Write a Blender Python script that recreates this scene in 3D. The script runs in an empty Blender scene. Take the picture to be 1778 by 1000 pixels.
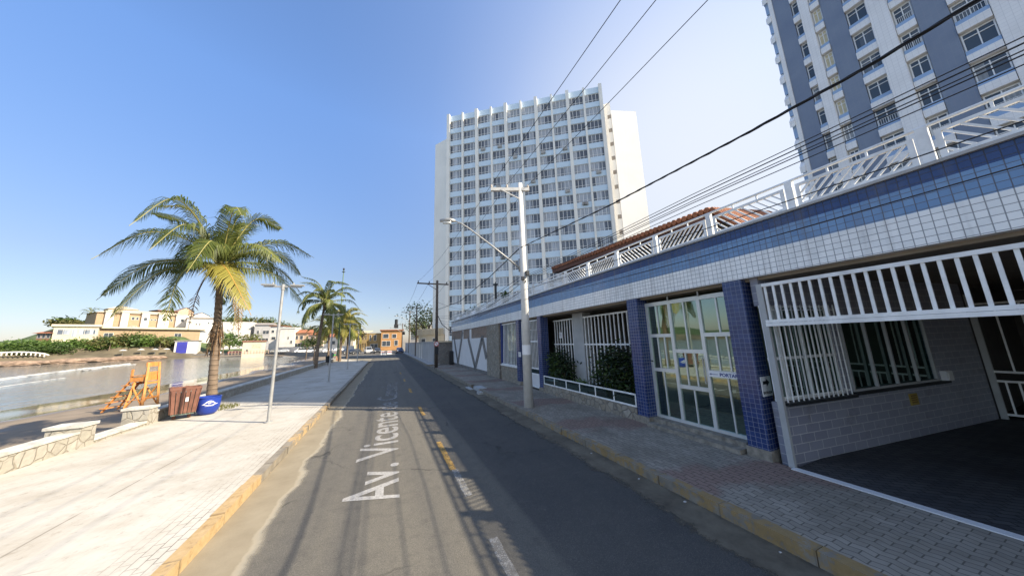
import bpy, bmesh, math, random
from mathutils import Vector, Matrix, Euler
R = math.radians
SC = bpy.context.scene
COL = SC.collection
SUNDIR = Vector((.827, -.562, .774)).normalized()

# ---------------------------------------------------------------- mesh helpers
class MB:
    def __init__(s): s.v = []; s.f = []; s.mi = []; s.cur = 0
    def add(s, vs, fs):
        o = len(s.v); s.v += [tuple(v) for v in vs]
        for f in fs: s.f.append(tuple(i + o for i in f)); s.mi.append(s.cur)
    def box(s, x0, x1, y0, y1, z0, z1):
        x0, x1 = min(x0, x1), max(x0, x1); y0, y1 = min(y0, y1), max(y0, y1); z0, z1 = min(z0, z1), max(z0, z1)
        s.add([(x0,y0,z0),(x1,y0,z0),(x1,y1,z0),(x0,y1,z0),(x0,y0,z1),(x1,y0,z1),(x1,y1,z1),(x0,y1,z1)],
              [(0,3,2,1),(4,5,6,7),(0,1,5,4),(1,2,6,5),(2,3,7,6),(3,0,4,7)])
    def obox(s, c, ax, ay, az):
        c = Vector(c); ax = Vector(ax); ay = Vector(ay); az = Vector(az)
        vs = [c + ax*i + ay*j + az*k for k in (-1,1) for j, i in ((-1,-1),(-1,1),(1,1),(1,-1))]
        s.add(vs, [(0,3,2,1),(4,5,6,7),(0,1,5,4),(1,2,6,5),(2,3,7,6),(3,0,4,7)])
    def bar(s, p0, p1, w, t, up=(0,0,1)):
        p0 = Vector(p0); p1 = Vector(p1); d = (p1-p0)
        if d.length < 1e-6: return
        dn = d.normalized(); up = Vector(up)
        side = dn.cross(up)
        if side.length < 1e-4: side = dn.cross(Vector((1,0,0)))
        side.normalize(); u2 = side.cross(dn)
        s.obox((p0+p1)/2, d/2, side*(w/2), u2*(t/2))
    def tube(s, pts, rad, n=8, cap=True):
        pts = [Vector(p) for p in pts]
        if not isinstance(rad, (list, tuple)): rad = [rad]*len(pts)
        rings = []; ref = None
        for i, p in enumerate(pts):
            d = (pts[min(i+1, len(pts)-1)] - pts[max(i-1, 0)]).normalized()
            if ref is None:
                ref = Vector((0,0,1)) if abs(d.z) < .9 else Vector((1,0,0))
            a = d.cross(ref).normalized(); b = a.cross(d).normalized(); ref = b
            rings.append([p + (a*math.cos(t) + b*math.sin(t))*rad[i] for t in [2*math.pi*k/n for k in range(n)]])
        vs = [v for r in rings for v in r]; fs = []
        for i in range(len(pts)-1):
            for k in range(n):
                k2 = (k+1) % n
                fs.append((i*n+k, i*n+k2, (i+1)*n+k2, (i+1)*n+k))
        if cap:
            fs.append(tuple(range(n-1, -1, -1))); fs.append(tuple((len(pts)-1)*n + k for k in range(n)))
        s.add(vs, fs)
    def lathe(s, prof, c=(0,0,0), n=24, arc=2*math.pi):
        c = Vector(c); vs = []; fs = []
        full = arc > 6.28; m = n if full else n+1
        for r, z in prof:
            for k in range(m):
                t = arc*k/n; vs.append(c + Vector((r*math.cos(t), r*math.sin(t), z)))
        for i in range(len(prof)-1):
            for k in range(n):
                k2 = (k+1) % m
                fs.append((i*m+k, i*m+k2, (i+1)*m+k2, (i+1)*m+k))
        s.add(vs, fs)
    def prism(s, poly, z0, z1):
        n = len(poly)
        s.add([(x,y,z0) for x,y in poly] + [(x,y,z1) for x,y in poly],
              [tuple(range(n-1,-1,-1)), tuple(range(n,2*n))] + [(i,(i+1)%n,n+(i+1)%n,n+i) for i in range(n)])
    def extr(s, poly, off):
        off = Vector(off); n = len(poly); p = [Vector(q) for q in poly]
        s.add(p + [q+off for q in p], [tuple(range(n-1,-1,-1)), tuple(range(n,2*n))] + [(i,(i+1)%n,n+(i+1)%n,n+i) for i in range(n)])
    def quad(s, a, b, c, d): s.add([a,b,c,d], [(0,1,2,3)])
    def blob(s, c, r, rng, n=2, jit=.2):
        bm = bmesh.new(); bmesh.ops.create_icosphere(bm, subdivisions=n, radius=1)
        for v in bm.verts:
            k = 1 + rng.uniform(-jit, jit); v.co = Vector((v.co.x*r[0]*k, v.co.y*r[1]*k, v.co.z*r[2]*k)) + Vector(c)
        bm.verts.index_update()
        s.add([v.co.copy() for v in bm.verts], [tuple(v.index for v in f.verts) for f in bm.faces]); bm.free()
    def leaves(s, c, rad, n, size, rng, clumps=8, spread=.42, mats=1):
        c = Vector(c); cs = []
        for _ in range(clumps):
            d = Vector((rng.gauss(0,1), rng.gauss(0,1), rng.gauss(0,1))).normalized() * rng.uniform(.45, .85)
            cs.append(d)
        base = s.cur
        for i in range(n):
            k = rng.randrange(clumps); q = cs[k]
            d = Vector((rng.gauss(0,1), rng.gauss(0,1), rng.gauss(0,1)))*spread*.6
            p = q + d
            p = Vector((p.x*rad[0], p.y*rad[1], p.z*rad[2])) + c
            a = Vector((rng.gauss(0,1), rng.gauss(0,1), rng.gauss(0,.6))).normalized()
            b = a.cross(Vector((rng.gauss(0,1), rng.gauss(0,1), rng.gauss(0,1)))).normalized()
            w = size*rng.uniform(.6, 1.3); a = a*w; b = b*w*.5
            s.cur = base + (k % mats)
            s.add([p-a, p-b*.9, p+a, p+b*.9], [(0,1,2,3)])
        s.cur = base
    def build(s, name, mats, parent=None, smooth=False, org=None, ang=None):
        me = bpy.data.meshes.new(name)
        if org is not None:
            o = Vector(org); vs = [(v[0]-o.x, v[1]-o.y, v[2]-o.z) for v in s.v]
        else: vs = s.v
        me.from_pydata(vs, [], s.f)
        if not isinstance(mats, (list, tuple)): mats = [mats]
        for m in mats: me.materials.append(m)
        me.polygons.foreach_set('material_index', s.mi)
        if smooth: me.polygons.foreach_set('use_smooth', [True]*len(me.polygons))
        me.update()
        ob = bpy.data.objects.new(name, me); COL.objects.link(ob)
        if parent is not None: ob.parent = parent
        if smooth and ang: me.set_sharp_from_angle(angle=R(ang))
        return ob

def tag(o, label=None, cat=None, group=None, kind=None):
    if label: o['label'] = label
    if cat: o['category'] = cat
    if group: o['group'] = group
    if kind: o['kind'] = kind
    return o
def thing(name, label, cat, loc=(0,0,0), rz=0, group=None):
    o = bpy.data.objects.new(name, None); o.empty_display_size = .2; COL.objects.link(o)
    o.location = loc; o.rotation_euler = (0, 0, rz)
    return tag(o, label, cat, group)
def solo(name, mb, mats, label, cat, group=None, loc=(0,0,0), smooth=False, kind=None, ang=None):
    # a thing that is one mesh; mb is in world coordinates, origin set to loc
    o = mb.build(name, mats, None, smooth, org=loc, ang=ang); o.location = loc
    return tag(o, label, cat, group, kind)
def struct(name, mb, mats, smooth=False, kind='structure'):
    o = mb.build(name, mats, None, smooth); o['kind'] = kind
    return o
def kids(o): return [c for c in COL.objects if c.parent == o]
def copy_tree(o, parent=None, **kw):
    c = o.copy(); COL.objects.link(c)
    if parent is not None: c.parent = parent
    for ch in list(o.children): copy_tree(ch, c)
    return c
def dup(o, loc, rz=0, label=None, scale=None):
    c = copy_tree(o); c.location = loc; c.rotation_euler = (0, 0, rz)
    if scale: c.scale = (scale,)*3
    if label: c['label'] = label
    return c
def at(az, D, z=0.): return Vector((D*math.sin(R(az)), D*math.cos(R(az)), z))

# ---------------------------------------------------------------- materials
class NT:
    def __init__(s, name):
        s.m = bpy.data.materials.new(name); s.m.use_nodes = True; s.t = s.m.node_tree; s.n = s.t.nodes; s.l = s.t.links
        s.b = s.n['Principled BSDF']; s.out = s.n['Material Output']
        s._obj = None
    def new(s, typ, **kw):
        n = s.n.new(typ)
        for k, v in kw.items(): setattr(n, k, v)
        return n
    def obj(s):
        if s._obj is None: s._obj = s.new('ShaderNodeTexCoord').outputs['Object']
        return s._obj
    def link(s, a, b): s.l.new(a, b)
    def sep(s, vec=None):
        n = s.new('ShaderNodeSeparateXYZ'); s.link(vec or s.obj(), n.inputs[0]); return n.outputs
    def comb(s, x=0, y=0, z=0):
        n = s.new('ShaderNodeCombineXYZ')
        for i, q in enumerate((x,y,z)):
            if isinstance(q, (int,float)): n.inputs[i].default_value = q
            else: s.link(q, n.inputs[i])
        return n.outputs[0]
    def math(s, op, a, b=0., c=None):
        n = s.new('ShaderNodeMath', operation=op)
        for i, q in enumerate((a,b) if c is None else (a,b,c)):
            if isinstance(q, (int,float)): n.inputs[i].default_value = q
            else: s.link(q, n.inputs[i])
        return n.outputs[0]
    def noise(s, scale, detail=4, rough=.55, vec=None, dist=0.):
        n = s.new('ShaderNodeTexNoise'); n.inputs['Scale'].default_value = scale; n.inputs['Detail'].default_value = detail
        n.inputs['Roughness'].default_value = rough; n.inputs['Distortion'].default_value = dist
        s.link(vec or s.obj(), n.inputs['Vector']); return n.outputs['Fac']
    def mapping(s, scale=(1,1,1), rot=(0,0,0), loc=(0,0,0), vec=None):
        n = s.new('ShaderNodeMapping'); n.inputs['Scale'].default_value = scale; n.inputs['Rotation'].default_value = rot; n.inputs['Location'].default_value = loc
        s.link(vec or s.obj(), n.inputs['Vector']); return n.outputs[0]
    def ramp(s, fac, stops, const=False):
        n = s.new('ShaderNodeValToRGB'); cr = n.color_ramp
        if const: cr.interpolation = 'CONSTANT'
        while len(cr.elements) < len(stops): cr.elements.new(.5)
        for e, (p, c) in zip(cr.elements, stops):
            e.position = p; e.color = (c[0], c[1], c[2], 1) if isinstance(c, (tuple, list)) else (c, c, c, 1)
        s.link(fac, n.inputs[0]); return n.outputs[0]
    def mix(s, fac, a, b, mode='MIX'):
        n = s.new('ShaderNodeMix', data_type='RGBA', blend_type=mode)
        for k, q in ((0, fac), (6, a), (7, b)):
            if isinstance(q, (int,float)): n.inputs[k].default_value = q
            elif isinstance(q, (tuple,list)): n.inputs[k].default_value = (q[0],q[1],q[2],1)
            else: s.link(q, n.inputs[k])
        return n.outputs[2]
    def bump(s, h, strength=.3, dist=.02):
        n = s.new('ShaderNodeBump'); n.inputs['Strength'].default_value = strength; n.inputs['Distance'].default_value = dist
        s.link(h, n.inputs['Height']); s.link(n.outputs[0], s.b.inputs['Normal']); return n
    def color(s, c):
        if isinstance(c, (tuple,list)): s.b.inputs['Base Color'].default_value = (c[0],c[1],c[2],1)
        else: s.link(c, s.b.inputs['Base Color'])
    def set(s, rough=.6, metal=0., spec=.5):
        s.b.inputs['Roughness'].default_value = rough; s.b.inputs['Metallic'].default_value = metal
        s.b.inputs['Specular IOR Level'].default_value = spec; return s

def plain(name, c, rough=.6, metal=0., var=.15, scale=3., bump=0., bscale=40., spec=.4, streak=0.):
    n = NT(name); n.set(rough, metal, spec)
    f = n.noise(scale, 5)
    lo = tuple(x*(1-var) for x in c); hi = tuple(min(1, x*(1+var)) for x in c)
    col = n.ramp(f, [(.3, lo), (.7, hi)])
    if streak:
        g = n.noise(1., 4, .6, n.mapping((2.5,2.5,.12)))
        col = n.mix(n.ramp(g, [(.5, 0.), (.75, streak)]), col, tuple(x*.45 for x in c))
    n.color(col)
    if bump: n.bump(n.noise(bscale, 3), bump, .02)
    return n.m

def wallu(n):   # (x+y, z) plane coordinates: continuous on walls square to the axes
    o = n.sep(); return n.comb(n.math('ADD', o[0], o[1]), o[2], 0)
def brick(n, vec, w, h, mortar, c1, c2, cm, off=.5, smooth=.1, bias=0.):
    b = n.new('ShaderNodeTexBrick'); b.offset = off; b.squash = 1.
    b.inputs['Scale'].default_value = 1.; b.inputs['Brick Width'].default_value = w; b.inputs['Row Height'].default_value = h
    b.inputs['Mortar Size'].default_value = mortar; b.inputs['Mortar Smooth'].default_value = smooth; b.inputs['Bias'].default_value = bias
    for k, c in (('Color1',c1),('Color2',c2),('Mortar',cm)):
        if isinstance(c, (tuple,list)): b.inputs[k].default_value = (c[0],c[1],c[2],1)
        else: n.link(c, b.inputs[k])
    n.link(vec, b.inputs['Vector']); return b

def tile(name, c1, c2, grout, size=.095, rough=.25, mortar=.0045, off=0., h=None, dirt=.25):
    n = NT(name); n.set(rough, 0, .5)
    b = brick(n, wallu(n), size, h or size, mortar, c1, c2, grout, off)
    d = n.noise(1.7, 5)
    n.color(n.mix(n.ramp(d, [(.5,0.),(.8,dirt)]), b.outputs['Color'], tuple(x*.5 for x in c1)))
    n.link(n.ramp(b.outputs['Fac'], [(0, rough), (1, .8)]), n.b.inputs['Roughness'])
    n.bump(n.math('SUBTRACT', 1., b.outputs['Fac']), .35, .004)
    return n.m
def stone(name, cols, mort, scale=4.2, edge=.06):
    n = NT(name); n.set(.85)
    v = wallu(n); mp = n.mapping((1,1,1), vec=v)
    dv = n.new('ShaderNodeVectorMath', operation='ADD')
    nz = n.new('ShaderNodeTexNoise'); nz.inputs['Scale'].default_value = 3.; n.link(v, nz.inputs['Vector'])
    sc = n.new('ShaderNodeVectorMath', operation='SCALE'); sc.inputs['Scale'].default_value = .12; n.link(nz.outputs['Color'], sc.inputs[0])
    n.link(mp, dv.inputs[0]); n.link(sc.outputs[0], dv.inputs[1])
    a = n.new('ShaderNodeTexVoronoi', feature='F1'); a.inputs['Scale'].default_value = scale; n.link(dv.outputs[0], a.inputs['Vector'])
    e = n.new('ShaderNodeTexVoronoi', feature='DISTANCE_TO_EDGE'); e.inputs['Scale'].default_value = scale; n.link(dv.outputs[0], e.inputs['Vector'])
    r = n.sep(a.outputs['Color'])[0]
    c = n.ramp(r, [(i/(len(cols)-1), q) for i, q in enumerate(cols)])
    c = n.mix(n.ramp(n.noise(7., 6, .7), [(.3,.0),(.7,.6)]), c, tuple(x*.6 for x in cols[0]))
    m = n.math('MAXIMUM', n.ramp(e.outputs['Distance'], [(edge*.35, 0.), (edge*1.2, 1.)]), n.ramp(n.noise(3.5, 5, .7), [(.5, 0.), (.62, .75)]))
    n.color(n.mix(m, mort, c))
    n.bump(n.math('ADD', m, n.math('MULTIPLY', n.noise(18., 4), .4)), .7, .03)
    return n.m
def glassy(name, tint, refl=.22, rough=.02):
    n = NT(name); t = n.t
    tr = n.new('ShaderNodeBsdfTransparent'); tr.inputs[0].default_value = (*tint, 1)
    gl = n.new('ShaderNodeBsdfGlossy'); gl.inputs['Roughness'].default_value = rough; gl.inputs['Color'].default_value = (.72,.92,.85,1)
    lw = n.new('ShaderNodeLayerWeight'); lw.inputs['Blend'].default_value = .35
    mx = n.new('ShaderNodeMixShader')
    n.link(n.math('ADD', n.math('MULTIPLY', lw.outputs['Facing'], .5), refl), mx.inputs[0])
    n.link(tr.outputs[0], mx.inputs[1]); n.link(gl.outputs[0], mx.inputs[2]); n.link(mx.outputs[0], n.out.inputs['Surface'])
    return n.m
def curtained(name, dark, pale, axis_scale=5., rough=.08, mid=.55):
    # closed window seen from outside: dark room or pale curtain behind the glass, chosen per window
    n = NT(name); n.set(rough, 0, .6)
    oi = n.new('ShaderNodeObjectInfo')
    o = n.sep(); u = n.math('ADD', o[0], o[1])
    cell = n.math('FLOOR', n.math('ADD', n.math('MULTIPLY', u, 1.1), n.math('MULTIPLY', oi.outputs['Random'], 17.3)))
    wn = n.new('ShaderNodeTexWhiteNoise', noise_dimensions='2D'); n.link(n.comb(cell, n.math('MULTIPLY', oi.outputs['Random'], 91.7)), wn.inputs['Vector'])
    k = n.ramp(n.math('ADD', n.math('MULTIPLY', wn.outputs['Value'], .7), n.math('MULTIPLY', oi.outputs['Random'], .3)), [(mid-.12, 0.), (mid+.12, 1.)])
    fold = n.ramp(n.noise(axis_scale*3, 2, vec=n.comb(u, n.math('MULTIPLY', o[2], .05), oi.outputs['Random'])), [(.3, tuple(x*.6 for x in pale)), (.7, pale)])
    n.color(n.mix(k, dark, fold)); return n.m
def leafmat(name, c, c2, trans=.35, rough=.45):
    n = NT(name); n.set(rough, 0, .35)
    oi = n.new('ShaderNodeObjectInfo'); g = n.new('ShaderNodeNewGeometry')
    wn = n.new('ShaderNodeTexWhiteNoise', noise_dimensions='1D')
    n.link(g.outputs['Random Per Island'], wn.inputs['W'])
    f = n.math('ADD', n.math('MULTIPLY', wn.outputs['Value'], .6), n.math('MULTIPLY', oi.outputs['Random'], .4))
    col = n.ramp(f, [(.1, c), (.9, c2)])
    n.color(col)
    tl = n.new('ShaderNodeBsdfTranslucent'); n.link(col, tl.inputs['Color'])
    mx = n.new('ShaderNodeMixShader'); mx.inputs[0].default_value = trans
    n.link(n.b.outputs[0], mx.inputs[1]); n.link(tl.outputs[0], mx.inputs[2]); n.link(mx.outputs[0], n.out.inputs['Surface'])
    return n.m

M = {}
def make_materials():
    # road
    n = NT('asphalt'); n.set(.85, 0, .35)
    o = n.sep()
    big = n.noise(.35, 4); fine = n.noise(60., 3, .7); st = n.noise(1., 3, .5, n.mapping((2.2, .06, 1)))
    c = n.ramp(fine, [(.3, (.08,.074,.062)), (.7, (.175,.161,.133))])
    c = n.mix(n.ramp(big, [(.35,.0),(.7,.45)]), c, (.16,.147,.12))
    c = n.mix(n.ramp(st, [(.42,.0),(.66,.4)]), c, (.07,.069,.068))
    # darker asphalt of the right lane, also deepening the building's shade in colour
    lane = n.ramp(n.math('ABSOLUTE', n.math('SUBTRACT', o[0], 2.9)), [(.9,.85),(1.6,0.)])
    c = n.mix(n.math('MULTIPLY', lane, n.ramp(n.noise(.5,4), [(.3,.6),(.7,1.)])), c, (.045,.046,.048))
    sp = n.new('ShaderNodeTexVoronoi'); sp.inputs['Scale'].default_value = 150.; n.link(n.obj(), sp.inputs['Vector'])
    spk = n.sep(sp.outputs['Color'])[0]
    c = n.mix(n.ramp(spk, [(.80,0.),(.86,.2)]), c, (.30,.28,.24)); c = n.mix(n.ramp(spk, [(.12,.25),(.2,0.)]), c, (.03,.03,.03))
    mott = n.noise(4.5, 6, .75); c = n.mix(n.ramp(mott, [(.32,.4),(.5,0.)]), c, (.06,.057,.052)); c = n.mix(n.ramp(mott, [(.58,0.),(.75,.35)]), c, (.185,.17,.145))
    cv = n.new('ShaderNodeTexVoronoi', feature='DISTANCE_TO_EDGE'); cv.inputs['Scale'].default_value = .42
    wob = n.new('ShaderNodeVectorMath', operation='ADD'); nzc = n.new('ShaderNodeTexNoise'); nzc.inputs['Scale'].default_value = 2.2; nzc.inputs['Detail'].default_value = 6; n.link(n.obj(), nzc.inputs['Vector'])
    wsc = n.new('ShaderNodeVectorMath', operation='SCALE'); wsc.inputs['Scale'].default_value = .5; n.link(nzc.outputs['Color'], wsc.inputs[0]); n.link(n.obj(), wob.inputs[0]); n.link(wsc.outputs[0], wob.inputs[1]); n.link(wob.outputs[0], cv.inputs['Vector'])
    crack = n.math('MULTIPLY', n.ramp(cv.outputs['Distance'], [(.004,1.),(.012,0.)]), n.ramp(n.noise(.45,3), [(.5,0.),(.6,.75)]))
    c = n.mix(crack, c, (.03,.028,.026))
    n.color(c); n.bump(n.math('ADD', n.noise(140., 2), n.math('MULTIPLY', spk, .8)), .5, .012); M['asphalt'] = n.m
    n = NT('gutter_sand'); n.set(.95, 0, .2)
    n.color(n.ramp(n.noise(2.2, 6, .65), [(.25,(.2,.168,.12)),(.75,(.31,.27,.2))])); n.bump(n.noise(50,3),.2,.01)
    def ragged(n, edge, sgn, soft, hi=1.5, rim=None):
        tr = n.new('ShaderNodeBsdfTransparent'); mx = n.new('ShaderNodeMixShader'); x = n.sep()[0]
        d = n.math('MULTIPLY', n.math('SUBTRACT', edge, x), sgn/soft)
        d = n.math('ADD', d, n.math('ADD', n.math('MULTIPLY', n.math('SUBTRACT', n.noise(.55,4,.6), .5), 2.2), n.math('MULTIPLY', n.math('SUBTRACT', n.noise(6.,6,.75), .5), hi)))
        if rim: n.color(n.mix(n.ramp(d, [(.0,1.),(.3,1.),(.55,0.)]), n.ramp(n.noise(2.2, 6, .65), [(.25,(.215,.18,.125)),(.75,(.29,.25,.18))]), rim))
        n.link(n.ramp(d, [(.0,0.),(.45,1.)]), mx.inputs[0]); n.link(tr.outputs[0], mx.inputs[1]); n.link(n.b.outputs[0], mx.inputs[2]); n.link(mx.outputs[0], n.out.inputs['Surface'])
    ragged(n, -1.36, 1., .28, .3, (.40,.36,.28)); M['sanddrift'] = n.m
    n = NT('gutter_grime'); n.set(.8, 0, .3)
    n.color(n.ramp(n.noise(1.6, 6, .7), [(.3,(.07,.06,.045)),(.7,(.19,.165,.12))])); ragged(n, 3.75, -1., .3); M['grime'] = n.m
    # left pavement: bleached worn paving
    n = NT('bleached_paving'); n.set(.9, 0, .25)
    o = n.sep()
    b = brick(n, n.mapping((1,1,1), (0,0,R(90))), .22, .11, .006, (.41,.38,.325), (.44,.41,.355), (.375,.345,.29), .5)
    w = n.noise(.45, 6, .65); c = n.mix(n.ramp(w, [(.38,0.),(.62,.9)]), b.outputs['Color'], (.49,.47,.425))
    c = n.mix(n.ramp(n.noise(.8, 7, .68), [(.46,0.),(.7,.7)]), c, (.30,.265,.21))
    e = n.ramp(n.math('ABSOLUTE', n.math('ADD', o[0], 2.35)), [(.0,.9),(.55,0.)])
    c = n.mix(n.math('MULTIPLY', n.math('MULTIPLY', e, b.outputs['Fac']), n.ramp(n.noise(1.2,3),[(.4,0.),(.6,1.)])), c, (.12,.11,.095))
    s = n.ramp(n.math('ABSOLUTE', n.math('ADD', o[0], n.math('ADD', 4.06, n.math('MULTIPLY', n.noise(.3,2), .1)))), [(.008,1.),(.02,0.)])
    c = n.mix(n.math('MULTIPLY', s, n.ramp(n.noise(.8,4),[(.45,0.),(.55,.8)])), c, (.2,.18,.15))
    s2 = n.ramp(n.math('ABSOLUTE', n.math('SUBTRACT', n.math('FLOORED_MODULO', n.math('ADD', o[1], .6), 4.1), 2.)), [(.006,.8),(.016,0.)])
    c = n.mix(n.math('MULTIPLY', s2, n.ramp(n.noise(.9,4),[(.5,0.),(.6,.8)])), c, (.25,.23,.19))
    c = n.mix(n.ramp(n.noise(7.,6,.7),[(.56,0.),(.7,.5)]), c, (.2,.175,.135))
    pc = n.noise(.9, 6, .7); c = n.mix(n.ramp(pc, [(.62,0.),(.67,.4)]), c, (.30,.27,.22))
    n.color(c); n.bump(n.math('ADD', n.math('MULTIPLY', b.outputs['Fac'], -.25), n.noise(12,5)), .35, .012); M['pavL'] = n.m
    # right pavement: grey interlocking pavers with red bands
    n = NT('paver_blocks'); n.set(.8, 0, .3)
    o = n.sep()
    zz = n.math('MULTIPLY', n.math('PINGPONG', o[1], .1), .3)
    vec = n.comb(o[1], n.math('ADD', o[0], zz), 0)
    b = brick(n, vec, .2, .1, .006, (.25,.225,.185), (.34,.305,.25), (.125,.11,.09), .5)
    rd = n.ramp(n.math('ADD', n.math('MULTIPLY', n.math('PINGPONG', n.math('ADD', o[1], n.math('MULTIPLY', o[0], .3)), 1.7), .25), n.math('MULTIPLY', n.noise(1.3,3),.5)), [(.52,0.),(.6,.75)])
    c = n.mix(rd, b.outputs['Color'], n.mix(b.outputs['Fac'], (.25,.155,.125), (.085,.065,.05)))
    c = n.mix(n.ramp(n.noise(1.1,5,.65),[(.45,0.),(.7,.6)]), c, (.135,.118,.09))
    n.color(c); n.bump(n.math('ADD', n.math('SUBTRACT', 1., b.outputs['Fac']), n.math('MULTIPLY', n.noise(30,3),.4)), .6, .012); M['pavR'] = n.m
    n = NT('driveway_paver'); n.set(.7, 0, .3)
    b = brick(n, n.mapping((1,1,1),(0,0,R(45))), .2, .1, .007, (.05,.053,.058), (.085,.085,.085), (.018,.018,.019), .5)
    n.color(n.mix(n.ramp(n.noise(1.,5),[(.45,0.),(.7,.6)]), b.outputs['Color'], (.03,.027,.027))); n.bump(n.math('SUBTRACT', 1., b.outputs['Fac']), .5, .01); M['drive'] = n.m
    # kerbs
    def kerbmat(name, y0, y1, thr, stops, yc):
        n = NT(name); n.set(.8, 0, .3); o = n.sep()
        c = n.ramp(n.noise(5,5), [(.3,(.17,.15,.12)),(.7,(.28,.25,.2))])
        rng_ = n.ramp(n.math('MULTIPLY', n.math('SUBTRACT', o[1], y0), 1./(y1-y0)), stops)
        k = n.ramp(n.math('ADD', n.math('MULTIPLY', rng_, .5), n.noise(4.5,6,.75)), [(thr,0.),(thr+.1,.85)])
        c = n.mix(k, c, n.ramp(n.noise(9,6,.7),[(.3,(yc[0]*.62,yc[1]*.55,yc[2]*.5)),(.45,yc),(.7,(yc[0]*1.15,yc[1]*1.2,yc[2]*1.4))]))
        j = n.ramp(n.math('FLOORED_MODULO', o[1], 1.), [(0,1.),(.02,1.),(.03,0.)])
        c = n.mix(n.math('MULTIPLY', j, .35), c, (.1,.09,.07))
        n.color(c); n.bump(n.noise(9,5),.5,.02); return n.m
    M['kerbL'] = kerbmat('kerb_stone_left', 0., 20., .8, [(0,1.),(.365,1.),(.375,.42),(.46,.42),(.48,.8),(.7,.62),(1.,.4)], (.42,.29,.135)); M['kerbR'] = kerbmat('kerb_stone_right', 1., 11., .92, [(0,1.),(.75,.85),(1.,.25)], (.28,.185,.07))
    def worn(n, lo, hi, top):
        tr = n.new('ShaderNodeBsdfTransparent'); mx = n.new('ShaderNodeMixShader')
        n.link(n.ramp(n.math('ADD', n.math('MULTIPLY', n.noise(5,6,.75), .6), n.math('MULTIPLY', n.noise(45,4,.7), .4)), [(lo,0.),(hi,top)]), mx.inputs[0]); n.link(n.b.outputs[0], mx.inputs[1]); n.link(tr.outputs[0], mx.inputs[2]); n.link(mx.outputs[0], n.out.inputs['Surface'])
    n = NT('paint_yellow'); n.set(.75); n.color(n.ramp(n.noise(8,5),[(.3,(.46,.26,.055)),(.7,(.54,.34,.1))])); worn(n, .42, .62, .9); M['ypaint'] = n.m
    n = NT('paint_white_worn'); n.set(.75); n.color((.36,.35,.325)); worn(n, .36, .6, .95); M['wpaint'] = n.m
    n = NT('overlay_lettering'); n.set(.75)  # street name of the map overlay, thinning out up the road
    n.color(n.mix(n.ramp(n.noise(9,6,.75),[(.4,.0),(.7,.7)]), (.43,.42,.40), (.2,.19,.175)))
    tr = n.new('ShaderNodeBsdfTransparent'); mx = n.new('ShaderNodeMixShader')
    letter_fade = n.math('ADD', n.math('MULTIPLY', n.math('SUBTRACT', n.sep()[1], 6.), .045), n.ramp(n.noise(30,6,.8),[(.45,.05),(.7,.5)])); letter_fade = n.math('MINIMUM', letter_fade, .9)
    n.link(letter_fade, mx.inputs[0]); n.link(n.b.outputs[0], mx.inputs[1]); n.link(tr.outputs[0], mx.inputs[2]); n.link(mx.outputs[0], n.out.inputs['Surface']); M['letter'] = n.m
    # sand, water
    n = NT('beach_sand'); o = n.sep(); nz = n.noise(.12, 4, vec=n.mapping((1,.4,1)))
    wet = n.ramp(n.math('ADD', n.math('MULTIPLY', o[2], 1.), n.math('MULTIPLY', nz, .5)), [(0.,1.),(1.,0.)])
    # o.z runs -.6 (wall) .. -1.25 (waterline)
    wv = n.math('ADD', n.math('MULTIPLY', n.math('ADD', o[2], .98), -6.), n.math('MULTIPLY', n.math('SUBTRACT', nz, .5), 3.))
    wet = n.ramp(wv, [(.0,0.),(.55,1.)])
    dry = n.ramp(n.noise(1.3,6,.65),[(.3,(.17,.135,.095)),(.7,(.25,.2,.145))])
    c = n.mix(wet, dry, n.ramp(n.noise(.4,4),[(.3,(.10,.082,.062)),(.7,(.16,.13,.1))]))
    n.color(c); n.link(n.ramp(wet,[(0,.95),(.6,.35),(1.,.06)]), n.b.inputs['Roughness']); n.b.inputs['Specular IOR Level'].default_value=.5
    n.bump(n.math('ADD', n.noise(2.,6,.6), n.math('MULTIPLY', n.noise(12.,4),.25)), .08, .05); M['sand'] = n.m
    n = NT('sea_water'); n.set(.06, 0, .5)
    w1 = n.noise(.55, 5, .6, n.mapping((1,.35,1),(0,0,R(20)))); w2 = n.noise(2.2, 4, .6, n.mapping((1,.4,1),(0,0,R(10))))
    n.color(n.ramp(n.noise(.03,4),[(.35,(.10,.125,.135)),(.7,(.15,.165,.165))])); n.bump(n.math('ADD', w1, n.math('MULTIPLY', w2, .35)), .5, .3); M['sea'] = n.m
    n = NT('sea_foam'); n.set(.9, 0, .2); n.color((.52,.51,.47))
    tr = n.new('ShaderNodeBsdfTransparent'); mx = n.new('ShaderNodeMixShader')
    n.link(n.ramp(n.noise(.9, 5, .65, n.mapping((1,.5,1))), [(.33, 0.), (.5, .95)]), mx.inputs[0]); n.link(tr.outputs[0], mx.inputs[1]); n.link(n.b.outputs[0], mx.inputs[2]); n.link(mx.outputs[0], n.out.inputs['Surface'])
    M['foam'] = n.m
    M['ground'] = plain('ground_earth', (.2,.18,.14), .95, 0, .3, .4)
    M['head'] = plain('headland_earth', (.12,.1,.065), .95, 0, .35, .15, .5, 1.)
    M['rock'] = plain('shore_rock', (.22,.155,.11), .9, 0, .5, .6, .8, 3.)
    M['hillgreen'] = plain('hill_scrub', (.07,.1,.035), .95, 0, .5, .35, 1., 1.5)
    # building
    n = NT('fascia_tile'); n.set(.22, 0, .5); o = n.sep()
    zc = n.math('DIVIDE', n.math('SUBTRACT', o[2], 3.5), 1.2)
    def band(a, b, c): return n.ramp(zc, [(0,a),((4.025-3.5)/1.2,b),((4.385-3.5)/1.2,c)], True)
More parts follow.
